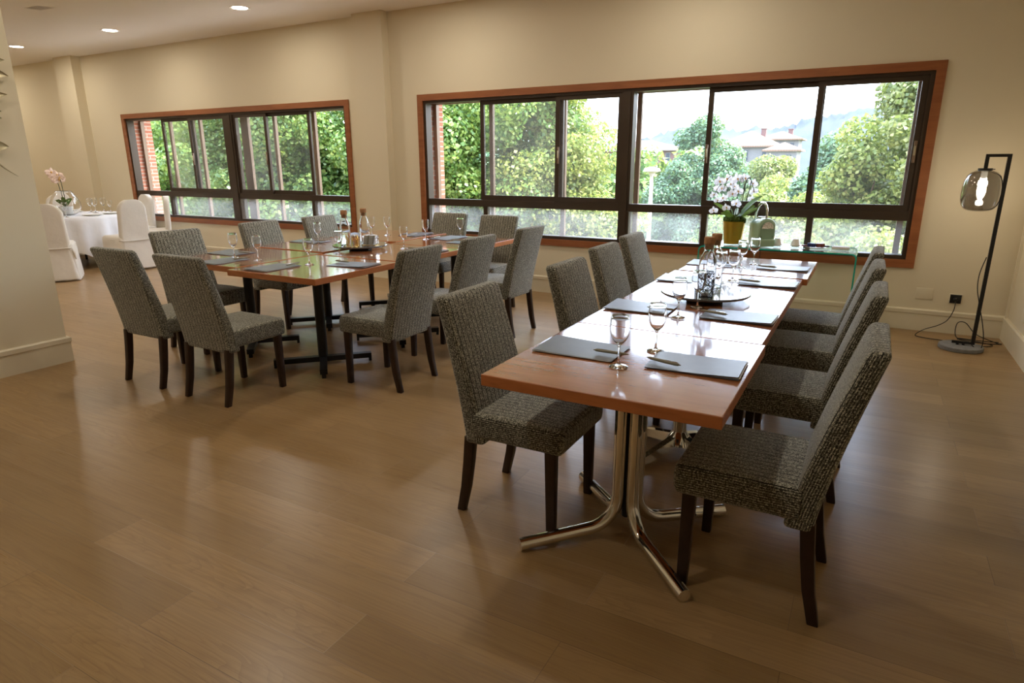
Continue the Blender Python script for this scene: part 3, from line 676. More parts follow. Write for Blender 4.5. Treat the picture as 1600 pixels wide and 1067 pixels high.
# patterned lantern on the long table, gold twig holder and sachet box on the block
def lattice(name, lab, cat, x, y, z, w, h, mat, wire=.0012, rows=6, cols=4, rz=.2, roof=False):
    t = thing(name, lab, cat, (x, y, z), rz); k = 0
    for side in range(4):
        m = Matrix.Rotation(side * R90, 4, 'Z') @ Matrix.Translation((0, -w / 2, 0)); mb = MB()
        for i in range(rows):
            for j in range(cols):
                x0 = -w / 2 + w * j / cols; x1 = x0 + w / cols; z0 = h * i / rows; z1 = z0 + h / rows
                for a, b in (((x0, 0, z0), (x1, 0, z1)), ((x1, 0, z0), (x0, 0, z1)), ((x0, 0, (z0 + z1) / 2), ((x0 + x1) / 2, 0, z1)), (((x0 + x1) / 2, 0, z0), (x1, 0, (z0 + z1) / 2))):
                    mb.tube([m @ Vector(a), m @ Vector(b)], wire, 4)
        for a, b in (((-w / 2, 0, 0), (-w / 2, 0, h)), ((-w / 2, 0, 0), (w / 2, 0, 0)), ((-w / 2, 0, h), (w / 2, 0, h))):
            mb.tube([m @ Vector(a), m @ Vector(b)], wire * 1.6, 4)
        mb.build('lattice_panel', mat, t)
    MB().box((-w / 2, -w / 2, 0), (w / 2, w / 2, .003)).build('base', mat, t)
    return t
t = lattice('lantern', 'small dark lantern with a pierced lattice pattern, at the front of the lazy susan', 'lantern', -.700, 3.378, .7857, .078, .125, MT['black'])
MB().lathe([(0, .003), (.019, .003), (.019, .018), (0, .018)], n=20, cap=False).build('tealight', MT['cream'], t)
t = thing('twig_holder', 'gold candle holder of branching twigs, before the left carafe of the table block', 'candle holder', (-3.800, 4.080, .7866))
for k in range(16):
    a = 2 * PI * k / 16; r_ = .048; mb = MB(); z = 0; p = Vector((r_ * math.cos(a), r_ * math.sin(a), .002)); pts = [p]
    for q in range(5):
        a2 = a + random.uniform(-.18, .18); pts.append(Vector((r_ * math.cos(a2), r_ * math.sin(a2), .02 * (q + 1) + random.uniform(-.004, .004))))
    mb.tube(pts, [.0022, .0020, .0018, .0016, .0014, .0016], 5)
    for q in (2, 3, 4):
        d = Vector((math.cos(a) * .004, math.sin(a) * .004, .012)) + Vector((-math.sin(a), math.cos(a), 0)) * random.choice((-.012, .012)); mb.tube([pts[q], pts[q] + d], .0014, 5)
    mb.build('twig', MT['gold'], t)
MB().lathe([(0, .0), (.052, 0), (.052, .003), (0, .003)], n=24, cap=False).build('base', MT['gold'], t)
MB().lathe([(0, .004), (.020, .004), (.022, .05), (.021, .05), (.019, .006), (0, .006)], n=20, cap=False).build('candle_cup', MT['vase'], t)
t = thing('sachet_box', 'gold framed clear glass box holding paper sachets, on the table block lazy susan', 'box', (-3.745, 4.245, .7866), .35)
mb = MB(); w, d, h = .062, .042, .085
for sx in (-1, 1):
    for sy in (-1, 1): mb.tube([(sx * w, sy * d, 0), (sx * w, sy * d, h)], .0022, 4)
for z in (.002, h):
    mb.tube([(-w, -d, z), (w, -d, z)], .002, 4).tube([(w, -d, z), (w, d, z)], .002, 4).tube([(w, d, z), (-w, d, z)], .002, 4).tube([(-w, d, z), (-w, -d, z)], .002, 4)
mb.build('frame', MT['gold'], t)
MB().box((-w, -d - .001, .003), (w, -d + .0005, h - .003)).box((-w, d - .0005, .003), (w, d + .001, h - .003)).box((-w - .001, -d, .003), (-w + .0005, d, h - .003)).box((w - .0005, -d, .003), (w + .001, d, h - .003)).build('panes', MT['vase'], t)
for k in range(9):
    m = Matrix.Translation((-.048 + .012 * k, random.uniform(-.006, .006), .04)) @ Matrix.Rotation(.16 + random.uniform(-.03, .03), 4, 'Y') @ Matrix.Rotation(random.uniform(-.04, .04), 4, 'Z')
    o = tag(MB().rbox((-.002, -.028, -.036), (.002, .028, .048), .0018, 1, m=m).build('sachet', MT[['page', 'page', 'cream', 'pen'][k % 4]], loc=(-3.745, 4.245, .7866)), ['leftmost', 'second', 'third', 'fourth', 'fifth', 'sixth', 'seventh', 'eighth', 'rightmost'][k] + ' paper sachet from the left in the gold framed glass box', 'sachet', 'paper sachets in the glass box')
    o.rotation_euler = (0, 0, .35)

# ------------------------------------------------------------------ glass console and what stands on it
CZ = .722
t = thing('console_table', 'clear bent glass console table with green edges, standing against the window', 'console table', (-.69, 6.31, 0))
x0, x1, r_, th = -.66, .66, .045, .012
path = [(x0, 0)] + [(x0, CZ * k / 4) for k in range(1, 4)] + [(x0 + r_ - r_ * math.cos(a), CZ - r_ + r_ * math.sin(a)) for a in [R90 * k / 6 for k in range(7)]]
path += [(x1 - r_ + r_ * math.sin(a), CZ - r_ + r_ * math.cos(a)) for a in [R90 * k / 6 for k in range(7)]] + [(x1, CZ * k / 4) for k in (3, 2, 1, 0)]
inner = []
for i, p in enumerate(path):
    a = path[max(0, i - 1)]; b = path[min(len(path) - 1, i + 1)]; dx, dz = b[0] - a[0], b[1] - a[1]; l = math.hypot(dx, dz); inner.append((p[0] + dz / l * th, p[1] - dx / l * th))
D0, D1 = -.25, .25; n_ = len(path); vs = [(p[0], D0, p[1]) for p in path] + [(p[0], D1, p[1]) for p in path] + [(p[0], D0, p[1]) for p in inner] + [(p[0], D1, p[1]) for p in inner]
face = []; edge = []
for i in range(n_ - 1):
    face += [(i, i + 1, n_ + i + 1, n_ + i), (2 * n_ + i + 1, 2 * n_ + i, 3 * n_ + i, 3 * n_ + i + 1)]
    edge += [(i + 1, i, 2 * n_ + i, 2 * n_ + i + 1), (n_ + i, n_ + i + 1, 3 * n_ + i + 1, 3 * n_ + i)]
edge += [(0, n_, 3 * n_, 2 * n_), (n_ - 1, 3 * n_ - 1, 4 * n_ - 1, 2 * n_ - 1)]
mb = MB(); mb.add(vs, face + edge); mb.mi = [0] * len(face) + [1] * len(edge); mb.build('glass_sheet', [MT['shelf'], MT['shelf_edge']], t, sharp=40)
# orchid in gold pot
def orchid_flower(mb_mat, s=1.0):
    mb = MB()
    def petal(ang, ln, wd, cup):
        vs = []; fs = []; nu, nv = 6, 4
        for i in range(nu + 1):
            u = i / nu; w = wd * math.sin(PI * min(1, (u * .9 + .08))) ** .7
            for j in range(nv + 1):
                q = (j / nv - .5) * 2; x = q * w / 2; y = u * ln; z = cup * (u - .5) ** 2 * 1.5 - cup * .5 * q * q - cup * .2
                ca_, sa = math.cos(ang), math.sin(ang); vs.append((x * ca_ - y * sa, x * sa + y * ca_, z))
        for i in range(nu):
            for j in range(nv): a = i * (nv + 1) + j; fs.append((a, a + 1, a + nv + 2, a + nv + 1))
        mb.add([(p[0] * s, p[1] * s, p[2] * s) for p in vs], fs)
    for k in range(3): petal(k * 2 * PI / 3, .040, .026, .01)
    petal(PI / 2 * .95, .042, .044, .012); petal(-PI / 2 * .95, .042, .044, .012)
    return mb
def lip_mesh(s=1.0):
    return MB().lathe([(0, .012 * s), (.005 * s, .010 * s), (.007 * s, .004 * s), (.004 * s, -.002 * s), (0, -.003 * s)], n=8, cap=False).lathe([(0, .001), (.004 * s, .004 * s), (0, .012 * s)], (0, -.010 * s, 0), 8, cap=False)
def orchid_leaf(mb, base, az, ln, wd, rise, droop, roll=.9):
    vs = []; fs = []; nu, nv = 9, 4; d = Vector((math.cos(az), math.sin(az), 0)); sd = (Vector((-math.sin(az), math.cos(az), 0)) * math.cos(roll) + (Vector((0, 0, 1)) - d).normalized() * math.sin(roll) * (1 if math.cos(az) > 0 else 1)).normalized()
    for i in range(nu + 1):
        u = i / nu; w = wd * (math.sin(PI * min(1, u * .92 + .06)) ** .6)
        for j in range(nv + 1):
            q = (j / nv - .5) * 2
            p = Vector(base) + d * (u * ln * math.cos(rise * (1 - u * droop))) + Vector((0, 0, ln * (u * math.sin(rise) - droop * u * u * .5))) + sd * (q * w / 2) + Vector((0, 0, abs(q) * w * .18))
            vs.append(p)
    for i in range(nu):
        for j in range(nv): a = i * (nv + 1) + j; fs.append((a, a + 1, a + nv + 2, a + nv + 1))
    mb.add(vs, fs); return mb
t = thing('potted_orchid', 'white orchid with many blooms in a gold pot on the glass console', 'potted plant', (-1.10, 6.36, CZ + .0005))
MB().lathe([(0, 0), (.078, 0), (.080, .003), (.086, .06), (.103, .205), (.105, .210), (.100, .210), (.096, .19), (0, .19)], n=40, cap=False).build('pot', MT['goldpot'], t, sharp=50)
mb = MB()
for k in range(60):
    a = random.uniform(0, 2 * PI); rr = .085 * math.sqrt(random.random()); s = random.uniform(.018, .030)
    zc = .205 + random.uniform(0, .03) + .02 * (1 - rr / .09)
    mb.lathe([(0, -s), (s * .7, -s * .7), (s, 0), (s * .7, s * .7), (0, s)], (rr * math.cos(a) * 1.08, rr * math.sin(a) * 1.08, zc), 7, cap=False)
o = mb.build('moss', MT['moss'], t); o['kind'] = 'stuff'
for az, ln, wd, rise, dr in [(-.50, .33, .085, 1.0, .30), (-.6, .24, .08, .9, .4), (.3, .20, .06, .9, .5), (2.6, .20, .05, 1.0, .5), (3.4, .22, .05, 1.15, .4), (4.2, .17, .05, .9, .7), (5.2, .15, .05, .9, .8), (1.6, .18, .05, .9, .5), (2.1, .14, .04, 1.2, .3), (3.0, .15, .035, 1.3, .2)]:
    orchid_leaf(MB(), (.03 * math.cos(az), .03 * math.sin(az), .22), az, ln, wd, rise, dr).build('leaf', MT['oleaf'], t, sharp=80)
stems = [(-.17, -.02, .55), (-.07, -.03, .62), (.04, -.02, .61), (.13, -.01, .60), (-.20, .02, .40)]
fl_pos = []
for sx, sy, hh in stems:
    pts = [Vector((sx * .15, sy * .2, .21))]
    for k in range(1, 9):
        u = k / 8; pts.append(Vector((sx * (.15 + .55 * u), sy * u, .21 + (hh - .21) * math.sin(u * PI / 2))))
    e = pts[-1]
    for k in range(1, 5): pts.append(e + Vector((sx * .18 * k / 4 + (.012 * k if sx > 0 else -.012 * k), -.01 * k, .01 * math.sin(k) - .012 * k * k * .6)))
    MB().tube(pts, .0028, 6).build('stem', MT['stem'], t)
for (fx, fz, fy, sc_) in [(-.115, .44, -.02, 1.15), (-.06, .455, -.03, 1.1), (-.09, .40, -.05, 1.0), (-.035, .425, -.02, .9), (.01, .455, -.03, 1.2), (.06, .46, -.02, 1.0), (-.13, .395, .0, .9), (-.015, .37, -.05, 1.1), (.025, .385, -.05, 1.0),
                       (-.075, .345, -.06, 1.0), (-.12, .33, -.02, .8), (-.14, .27, -.03, .9), (-.045, .29, -.07, .9), (.02, .315, -.07, 1.0), (.115, .43, -.01, .95), (.125, .385, -.01, .9), (.115, .34, 0, .8), (-.155, .36, .01, .8), (-.01, .41, .01, .9)]:
    sc_ *= 1.15
    fl = orchid_flower(None, sc_).build('flower', MT['petal'], t, sharp=80)
    fl.location = (fx * 1.3 - .01, fy, .21 + (fz - .21) * 1.58); fl.rotation_euler = (math.radians(80) + random.uniform(-.3, .3), random.uniform(-.4, .4), random.uniform(-.5, .7))
    lp = lip_mesh(sc_).build('lip', MT['lip'], fl)
MB().tube([(.055, -.03, .22), (.062, -.045, .38), (.075, -.055, .53), (.095, -.06, .60), (.115, -.06, .615), (.13, -.06, .58), (.12, -.06, .50), (.10, -.06, .40)], .0042, 6).build('stem', MT['stem'], t)
# coffee machine
t = thing('coffee_machine', 'mint green coffee machine with a chrome arched handle on the glass console', 'coffee machine', (-.845, 6.33, CZ + .0005), math.radians(36)); t.scale = (1.05, 1.05, 1.06)
R_ = []
def arch(w, h, n=14):
    r = w / 2; return [(-r, 0), (-r, (h - r * .9) * .5)] + [(-r * math.cos(PI * k / n), h - r * .9 + r * .9 * math.sin(PI * k / n)) for k in range(n + 1)] + [(r, (h - r * .9) * .5), (r, 0)]
for y, w, h in ((.105, .110, .20), (.100, .124, .215), (.085, .136, .226), (.0, .150, .240), (-.080, .156, .240), (-.092, .154, .238), (-.097, .146, .233)):
    R_.append([(x, y, z) for x, z in arch(w, h)])
MB().loft(R_).build('body', MT['mint'], t, sharp=50)
R_ = [[(x, y, z + .012) for x, z in arch(w, h)] for y, w, h in ((-.096, .126, .206), (-.100, .126, .206), (-.101, .120, .202))]
MB().loft(R_).build('front_panel', MT['mint_dark'], t, sharp=50)
MB().rbox((-.068, -.125, .0), (.068, -.098, .062), .006).build('drip_tray', MT['mint'], t)
for k in (-1, 1): MB().lathe([(0, 0), (.004, 0), (.004, .004), (0, .004)], n=8, cap=False, m=Matrix.Translation((k * .052, -.101, .082)) @ Matrix.Rotation(R90, 4, 'X')).build('screw', MT['black'], t)
hm = [(.054 * math.cos(a_), .152 + .058 * math.sin(a_)) for a_ in [PI * k / 16 for k in range(17)]]
MB().loft([[(x, y, z) for x, z in hm] for y in (-.100, -.108)]).build('badge', MT['filigree'], t, sharp=40)
MB().tube([(0, .125, .15), (0, .132, .22), (0, .118, .28), (0, .085, .330), (0, .04, .360), (0, -.01, .362), (0, -.045, .342), (0, -.065, .305), (0, -.070, .265), (0, -.066, .225)], [.006, .008, .010, .012, .013, .013, .012, .011, .010, .009], 12).build('handle', MT['chrome'], t)
MB().rbox((-.03, .0, .236), (.03, .06, .248), .004).build('lever', MT['chrome'], t)
tag(MB().tube([(-.84, 6.47, CZ + .05), (-.86, 6.53, CZ + .01), (-.87, 6.585, CZ - .08), (-.87, 6.60, .4), (-.87, 6.60, .2)], .003, 6).build('power_cable', MT['cable']), 'thin black power cable hanging behind the glass console from the coffee machine', 'cable')
def cup():
    t = thing('espresso_cup', '', 'cup')
    MB().lathe([(0, .012), (.018, .012), (.020, .014), (.026, .030), (.036, .060), (.037, .066), (.0355, .066), (.034, .060), (.024, .030), (.016, .018), (0, .017)][::1], n=28, cap=False, m=Matrix.Translation((0, 0, .0815)) @ Matrix.Rotation(PI, 4, 'X')).build('cup_body', MT['cream'], t, sharp=60)
    MB().tube([(.033, 0, .050), (.046, 0, .050), (.050, 0, .038), (.044, 0, .026), (.034, 0, .026)], .0035, 8).build('handle', MT['cream'], t)
    return t
def saucer(x, y, lab):
    return tag(MB().lathe([(0, 0), (.030, 0), (.036, .003), (.060, .011), (.061, .013), (.034, .0065), (0, .006)], n=32, cap=False).build('saucer', MT['cream'], loc=(x, y, CZ + .0005)), lab, 'saucer', 'saucers on the console')
cp = cup(); first = True
for x, y, side in ((-.700, 6.36, 'left'), (-.545, 6.38, 'right')):
    saucer(x, y, 'pale china saucer under the %s espresso cup on the glass console' % side)
    cp.scale = (1.2, 1.2, 1.12); place(cp, first, (x, y, CZ - .007), 1.9, 'pale espresso cup turned upside down, %s one of the two on the console' % side, 'espresso cups on the console'); first = False
tag(MB().lathe([(0, 0), (.07, 0), (.105, .010), (.106, .012), (.07, .005), (0, .005)], n=32, cap=False).build('plate', MT['cream'], loc=(-.375, 6.36, CZ + .0005)), 'pale plate with coffee capsules and sachets on the glass console', 'plate')
for k, (dx, dy, m_, nm) in enumerate([(-.05, 0, 'navy', 'navy foil'), (-.02, -.01, 'navy', 'navy foil'), (.02, 0, 'red', 'dark red foil'), (.05, .01, 'red', 'dark red foil'), (-.09, -.02, 'red', 'brown paper'), (.085, .01, 'black', 'black')]):
    tag(MB().rbox((-.018, -.022, 0), (.018, .022, .034 if k < 4 else .014), .004, m=Matrix.Rotation(.2 * k, 4, 'Z')).build('sachet', MT[m_], loc=(-.375 + dx, 6.36 + dy, CZ + .007 + (.004 if k > 3 else 0))), nm + ' coffee sachet on the console plate, ' + ['leftmost of the row', 'second of the row', 'third of the row', 'fourth of the row', 'at the left rim', 'at the right rim'][k], 'sachet', nm + ' sachets on the plate')
o = tag(MB().rbox((-.07, -.05, 0), (.07, .05, .022), .004).build('napkin_stack', MT['page'], loc=(-.17, 6.37, CZ + .0005)), 'low pile of white napkins at the right end of the glass console', 'napkins')

# ------------------------------------------------------------------ floor lamp
t = thing('floor_lamp', 'black angular floor lamp with a smoked glass globe and concrete disc base, in the corner', 'floor lamp', (.875, 6.12, 0))
bx, lx = 0, -.135
MB().lathe([(0, 0), (.150, 0), (.155, .004), (.155, .030), (.151, .034), (0, .034)], (-.075, -.02, 0), 48, cap=False).build('base', MT['concrete'], t)
MB().box((-.14, -.030, .046), (.013, -.006, .066)).build('foot_bar', MT['black'], t)
for k in (-.10, -.06): MB().lathe([(0, .034), (.010, .034), (.010, .046), (0, .046)], (k, -.018, 0), 12, cap=False).build('bolt', MT['black'], t)
MB().box((-.013, -.030, .066), (.013, -.006, 1.500)).box((lx - .012, -.030, 1.500), (.013, -.006, 1.522)).box((lx - .012, -.030, 1.418), (lx + .012, -.006, 1.500)).build('pole', MT['black'], t)
MB().lathe([(0, 1.403), (.047, 1.403), (.047, 1.418), (0, 1.418)], (lx, -.018, 0), 32, cap=False).tube([(lx + .045, -.018, 1.411), (lx + .062, -.018, 1.411)], .003, 8).build('cap', MT['black'], t)
gl = [(.030, 1.404), (.055, 1.401), (.085, 1.388), (.108, 1.362), (.120, 1.325), (.126, 1.28), (.128, 1.23), (.125, 1.18), (.116, 1.143), (.098, 1.116), (.072, 1.103), (.04, 1.099), (.0, 1.098)]
MB().lathe(gl, (lx, -.018, 0), 48, cap=False).build('globe', MT['smoke'], t, sharp=80)
MB().lathe([(0, 1.403), (.022, 1.403), (.022, 1.355), (.018, 1.345), (0, 1.345)], (lx, -.018, 0), 20, cap=False).build('bulb_holder', MT['cream'], t)
MB().lathe([(0, 1.345), (.018, 1.343), (.031, 1.32), (.033, 1.30), (.028, 1.278), (.014, 1.266), (0, 1.264)], (lx, -.018, 0), 24, cap=False).build('bulb', MT['bulb'], t)
pl = bpy.data.lights.new('bulb_lamp', 'POINT'); pl.energy = 5; pl.color = (1, .88, .70); pl.shadow_soft_size = .03
plo = bpy.data.objects.new('bulb_lamp', pl); C.objects.link(plo); plo.parent = t; plo.location = (lx, -.018, 1.24)
def smoothpts(P, n=6):
    P = [Vector(p) for p in P]; out = []
    for i in range(len(P) - 1):
        p0, p1, p2, p3 = P[max(0, i - 1)], P[i], P[i + 1], P[min(len(P) - 1, i + 2)]
        for k in range(n):
            u = k / n; out.append(.5 * ((2 * p1) + (p2 - p0) * u + (2 * p0 - 5 * p1 + 4 * p2 - p3) * u * u + (3 * p1 - p0 - 3 * p2 + p3) * u ** 3))
    return out + [P[-1]]
MB().tube(smoothpts([(-.02, -.018, .75), (-.045, -.03, .62), (-.04, -.035, .50), (-.01, -.05, .38), (.03, -.06, .24), (.06, -.05, .10), (.045, -.06, .012), (-.02, -.04, .060), (-.03, -.02, .064)]), .0035, 8).build('cord', MT['cable'], t)
tag(MB().tube(smoothpts([(.77, 6.61, .30), (.765, 6.585, .22), (.73, 6.57, .13), (.66, 6.50, .09), (.56, 6.46, .05), (.50, 6.40, .008), (.56, 6.34, .006), (.70, 6.31, .006), (.83, 6.29, .006), (.97, 6.24, .006), (1.04, 6.33, .006), (.90, 6.42, .006), (.80, 6.44, .02), (.80, 6.52, .12), (.86, 6.53, .13), (.94, 6.48, .05), (1.08, 6.42, .006), (1.11, 6.40, .006), (1.0, 6.36, .006), (.84, 6.40, .006), (.82, 6.46, .006), (.96, 6.43, .008), (1.10, 6.45, .006)]), .0035, 8).build('extension_cord', MT['cable']), 'black cord looping over the floor from the wall socket to the lamp corner', 'cord')
t = thing('wall_socket', 'black square wall socket with a plug, low on the wall beside the floor lamp', 'socket', (.77, YW, .31))
MB().rbox((-.05, -.008, -.045), (.05, 0, .045), .004).build('surround', MT['trim'], t)
MB().rbox((-.042, -.013, -.038), (.042, -.007, .038), .003).build('socket_plate', MT['socket'], t)
MB().lathe([(0, 0), (.018, 0), (.018, .022), (.010, .036), (0, .036)], n=16, cap=False, m=Matrix.Translation((0, -.013, 0)) @ Matrix.Rotation(R90, 4, 'X')).build('plug', MT['cable'], t)
tag(MB().rbox((-.065, -.006, -.05), (.065, 0, .05), .003).build('blank_wall_plate', MT['trim'], loc=(.535, YW, .335)), 'cream blank cover plate on the wall left of the black socket', 'wall plate')
tag(MB().rbox((-.008, -.05, -.05), (0, .05, .05), .003).build('blank_wall_plate', MT['trim'], loc=(XR, 6.02, .33)), 'cream cover plate on the right wall by the corner lamp', 'wall plate')

# ------------------------------------------------------------------ metal branch on the wing wall
t = thing('wall_sculpture', 'metal branch with large leaves hung on the left wing wall', 'wall art', (-5.27, 2.05, 1.2))
MB().tube(smoothpts([(.02, -.10, 1.05), (.03, 0, .85), (.03, .06, .62), (.03, .10, .45), (.03, .15, .34), (.03, .22, .25), (.03, .30, .185)]), [.006] * 31 + [.005, .004, .0035, .003, .002, .001], 8).build('branch', MT['brass'], t)
def metal_leaf(base, tip, wd):
    b, e = Vector(base), Vector(tip); d = e - b; nrm = Vector((1, 0, 0)); sd = d.normalized().cross(nrm); vs = []; fs = []
    for i in range(9):
        u = i / 8; w = wd * math.sin(PI * u) ** .8
        for j in range(5):
            q = (j / 4 - .5) * 2; vs.append(b + d * u + sd * (q * w / 2) + nrm * (.012 * math.sin(PI * u) + .008 * abs(q)))
    for i in range(8):
        for j in range(4): a = i * 5 + j; fs.append((a, a + 1, a + 6, a + 5))
    n0 = len(vs); vs2 = vs + [v_ - nrm * .002 for v_ in vs]; fs2 = fs + [tuple(n0 + k for k in f[::-1]) for f in fs]
    return MB().add(vs2, fs2)
for b, e, wd in [((.02, .03, .92), (.03, .355, .945), .07), ((.02, .05, .90), (.03, .36, .845), .08), ((.02, .05, .70), (.03, .33, .725), .06), ((.02, .09, .60), (.03, .275, .615), .05), ((.02, .07, .58), (.03, .27, .57), .05), ((.02, .10, .40), (.03, .275, .385), .07),
                 ((.02, 0, .80), (.03, -.26, .88), .08), ((.02, .03, .65), (.03, -.22, .62), .08), ((.02, .08, .45), (.03, -.15, .40), .07), ((.02, -.08, 1.0), (.03, -.30, 1.12), .08)]:
    metal_leaf(b, e, wd).build('leaf', MT['brass'], t, sharp=80)

# ------------------------------------------------------------------ round table with white cloth, covered chairs
RC = (-10.60, 5.30)
t = thing('round_table', 'round banquet table hidden under the white tablecloth, at the far left', 'table', (*RC, 0))
MB().lathe([(0, .715), (.725, .715), (.725, .735), (0, .735)], n=48, cap=False).build('tabletop', MT['edge'], t)
for k in range(4):
    a = PI / 4 + k * R90; MB().tube([(.45 * math.cos(a), .45 * math.sin(a), 0), (.45 * math.cos(a), .45 * math.sin(a), .715)], .018, 10).build('leg', MT['black'], t)
rings = []
nA = 120
prof = [(.0, .742, 0), (.3, .742, 0), (.6, .742, 0), (.78, .742, 0), (.80, .736, 0), (.812, .70, .2), (.82, .6, .5), (.83, .45, .8), (.845, .3, 1), (.86, .16, 1.1), (.865, .07, 1.2)]
for r, z, fd in prof:
    ring = []
    for k in range(nA):
        a = 2 * PI * k / nA; fold = fd * .028 * (math.sin(a * 17) + .5 * math.sin(a * 9 + 1))
        hem = 0
        if z < .7: hem = (.7 - z) / .63 * (.17 * max(0, -math.cos(4 * (a - .35))) + .0)
        rr = r + fold; rr *= .935; ring.append((rr * math.cos(a), rr * math.sin(a), z + hem))
    rings.append(ring)
tag(MB().loft(rings, cap=False).build('tablecloth', MT['white'], loc=(*RC, 0), sharp=80), 'white floor length cloth draped over the round table at the far left', 'tablecloth')
def covered_chair():
    t = thing('covered_chair', '', 'chair'); R_ = []
    for i, z in enumerate((.01, .12, .25, .38, .46, .485, .49)):
        ring = []; sh = (.49 - z) * .05 if z < .48 else {5: -.02, 6: -.12}.get(i, 0)
        base = rrect(.47 + 2 * sh, .50 + 2 * sh, .06, 5, 0, .02); n = len(base)
        dense = []
        for k in range(n):
            a, b = base[k], base[(k + 1) % n]; q = max(1, int(math.dist(a, b) / .035))
            for j in range(q): dense.append((a[0] + (b[0] - a[0]) * j / q, a[1] + (b[1] - a[1]) * j / q))
        if not R_: cnt = len(dense)
        # resample to the same count
        L_ = [0]; P = dense + [dense[0]]
        for k in range(len(dense)): L_.append(L_[-1] + math.dist(P[k], P[k + 1]))
        out = []
        for k in range(88):
            s = L_[-1] * k / 88; j = next(q for q in range(len(L_) - 1) if L_[q + 1] >= s); u = (s - L_[j]) / max(1e-9, L_[j + 1] - L_[j])
            x = P[j][0] + (P[j + 1][0] - P[j][0]) * u; y = P[j][1] + (P[j + 1][1] - P[j][1]) * u
            f = 1 + .035 * math.sin(k * 2 * PI * 13 / 88 + 1) * max(0, (.46 - z) / .46) ; out.append((x * f, y * f, z))
        R_.append(out)
    MB().loft(R_).build('seat_cover', MT['ivory'], t, sharp=70)
    R_ = []
    for z in (.03, .2, .42, .50, .6, .7, .8, .87, .92, .955, .978, .99):
        s = (z - .42) / .57; w = .43 - .05 * max(0, s); th = .085
        yb = -.235 - .03 * max(0, s) if z > .4 else -.235 - (.42 - z) * .12
        if z > .86: w *= math.sqrt(max(.0, 1 - ((z - .86) / .134) ** 2 * .88))
        if z < .42: w = .43 + (.42 - z) * .16
        if abs(z - .42) < .01: w = .41; th = .07
        R_.append([(x * (1 + .02 * math.sin(7 * z * PI) * (z < .42)), y, z) for x, y in rrect(w, th, .035 if w > .1 else .02, 5, 0, yb + th / 2)])
    MB().loft(R_).build('back_cover', MT['ivory'], t, sharp=70)
    MB().tube(smoothpts([(-.235, .0, .44), (-.225, -.16, .435), (-.20, -.245, .43), (0, -.252, .425), (.20, -.245, .43), (.225, -.16, .435), (.235, 0, .44)]), .009, 8).tube([(.21, -.20, .44), (.24, -.22, .36), (.25, -.23, .28)], [.012, .018, .006], 8).build('tie', MT['ivory'], t)
    for sx in (-1, 1):
        for y in (-.17, .2): MB().tube([(sx * .17, y, 0), (sx * .17, y, .40)], .012, 8).build('leg', MT['chrome'], t)
    return t
cc = covered_chair(); first = True
for x, y, rz, lab in [(-9.30, 4.40, math.radians(58), 'ivory covered chair nearest the camera at the round table, beside the wing wall'),
                      (-9.36, 5.42, math.radians(88), 'ivory covered chair with its back to the camera, right of the round table'),
                      (-10.60, 6.31, math.radians(175), 'white covered chair behind the right one, below the far window'),
                      (-9.84, 6.14, math.radians(147), 'white covered chair seen edge on by the far window'),
                      (-11.72, 5.78, math.radians(-115), 'white covered chair on the far side of the round table, behind the glass bowl')]:
    place(cc, first, (x, y, 0), rz, lab, 'covered chairs around the round table'); first = False
t = thing('orchid_bowl', 'large clear glass bowl with a pink orchid in a cream pot, on the round table', 'vase', (-10.45, 5.22, .7425)); t.scale = (1.3, 1.3, 1.3)
MB().lathe([(0, 0), (.07, 0), (.12, .028), (.151, .09), (.151, .14), (.127, .20), (.093, .25), (.081, .27), (.077, .27), (.088, .25), (.122, .20), (.146, .14), (.146, .09), (.116, .032), (.068, .005), (0, .005)], n=40, cap=False).build('bowl', MT['glass'], t, sharp=80)
MB().lathe([(0, .006), (.055, .006), (.068, .10), (.062, .10), (0, .09)], n=24, cap=False).build('pot', MT['cream'], t)
for az, ln, rise in ((.2, .13, 1.1), (1.8, .12, 1.2), (3.3, .13, .9), (4.8, .12, 1.0), (5.6, .15, 1.2)):
    orchid_leaf(MB(), (0, 0, .095), az, ln, .05, rise, .4).build('leaf', MT['oleaf'], t, sharp=80)
for sx, tx, h in ((-.01, -.11, .46), (.02, -.02, .42)):
    MB().tube(smoothpts([(sx, 0, .09), (sx + (tx - sx) * .3, 0, .22), (sx + (tx - sx) * .65, 0, .36), (tx, 0, h)]), .004, 6).build('stem', MT['stem'], t)
for fx, fz, s in ((-.14, .475, 1.5), (-.10, .445, 1.6), (-.07, .405, 1.6), (-.035, .445, 1.4), (-.02, .40, 1.6), (.005, .42, 1.2)):
    fl = orchid_flower(None, s).build('flower', MT['pink'], t, sharp=80); fl.location = (fx * 1.1, -.01, fz); fl.rotation_euler = (1.3 + random.uniform(-.3, .3), random.uniform(-.3, .3), .9 + random.uniform(-.4, .4))
    lip_mesh(s).build('lip', MT['lip'], fl)
for x, y, s, lab in [(-10.80, 5.75, 1.2, 'behind the orchid bowl, left of the cluster'), (-10.62, 5.72, 1.25, 'largest of the cluster right of the orchid bowl'), (-10.76, 5.93, 1.2, 'right of the cluster by the orchid bowl'), (-10.60, 5.94, 1.0, 'smallest, at the right end of the cluster'),
                     (-10.05, 5.00, 1.15, 'in front of the orchid bowl'), (-10.42, 4.82, 1.25, 'half hidden by the wing wall')]:
    g = place(wg, False, (x, y, .7427), 0, 'clear wine glass on the round table, ' + lab, 'wine glasses on the round table'); g.scale = (s, s, s * .95)
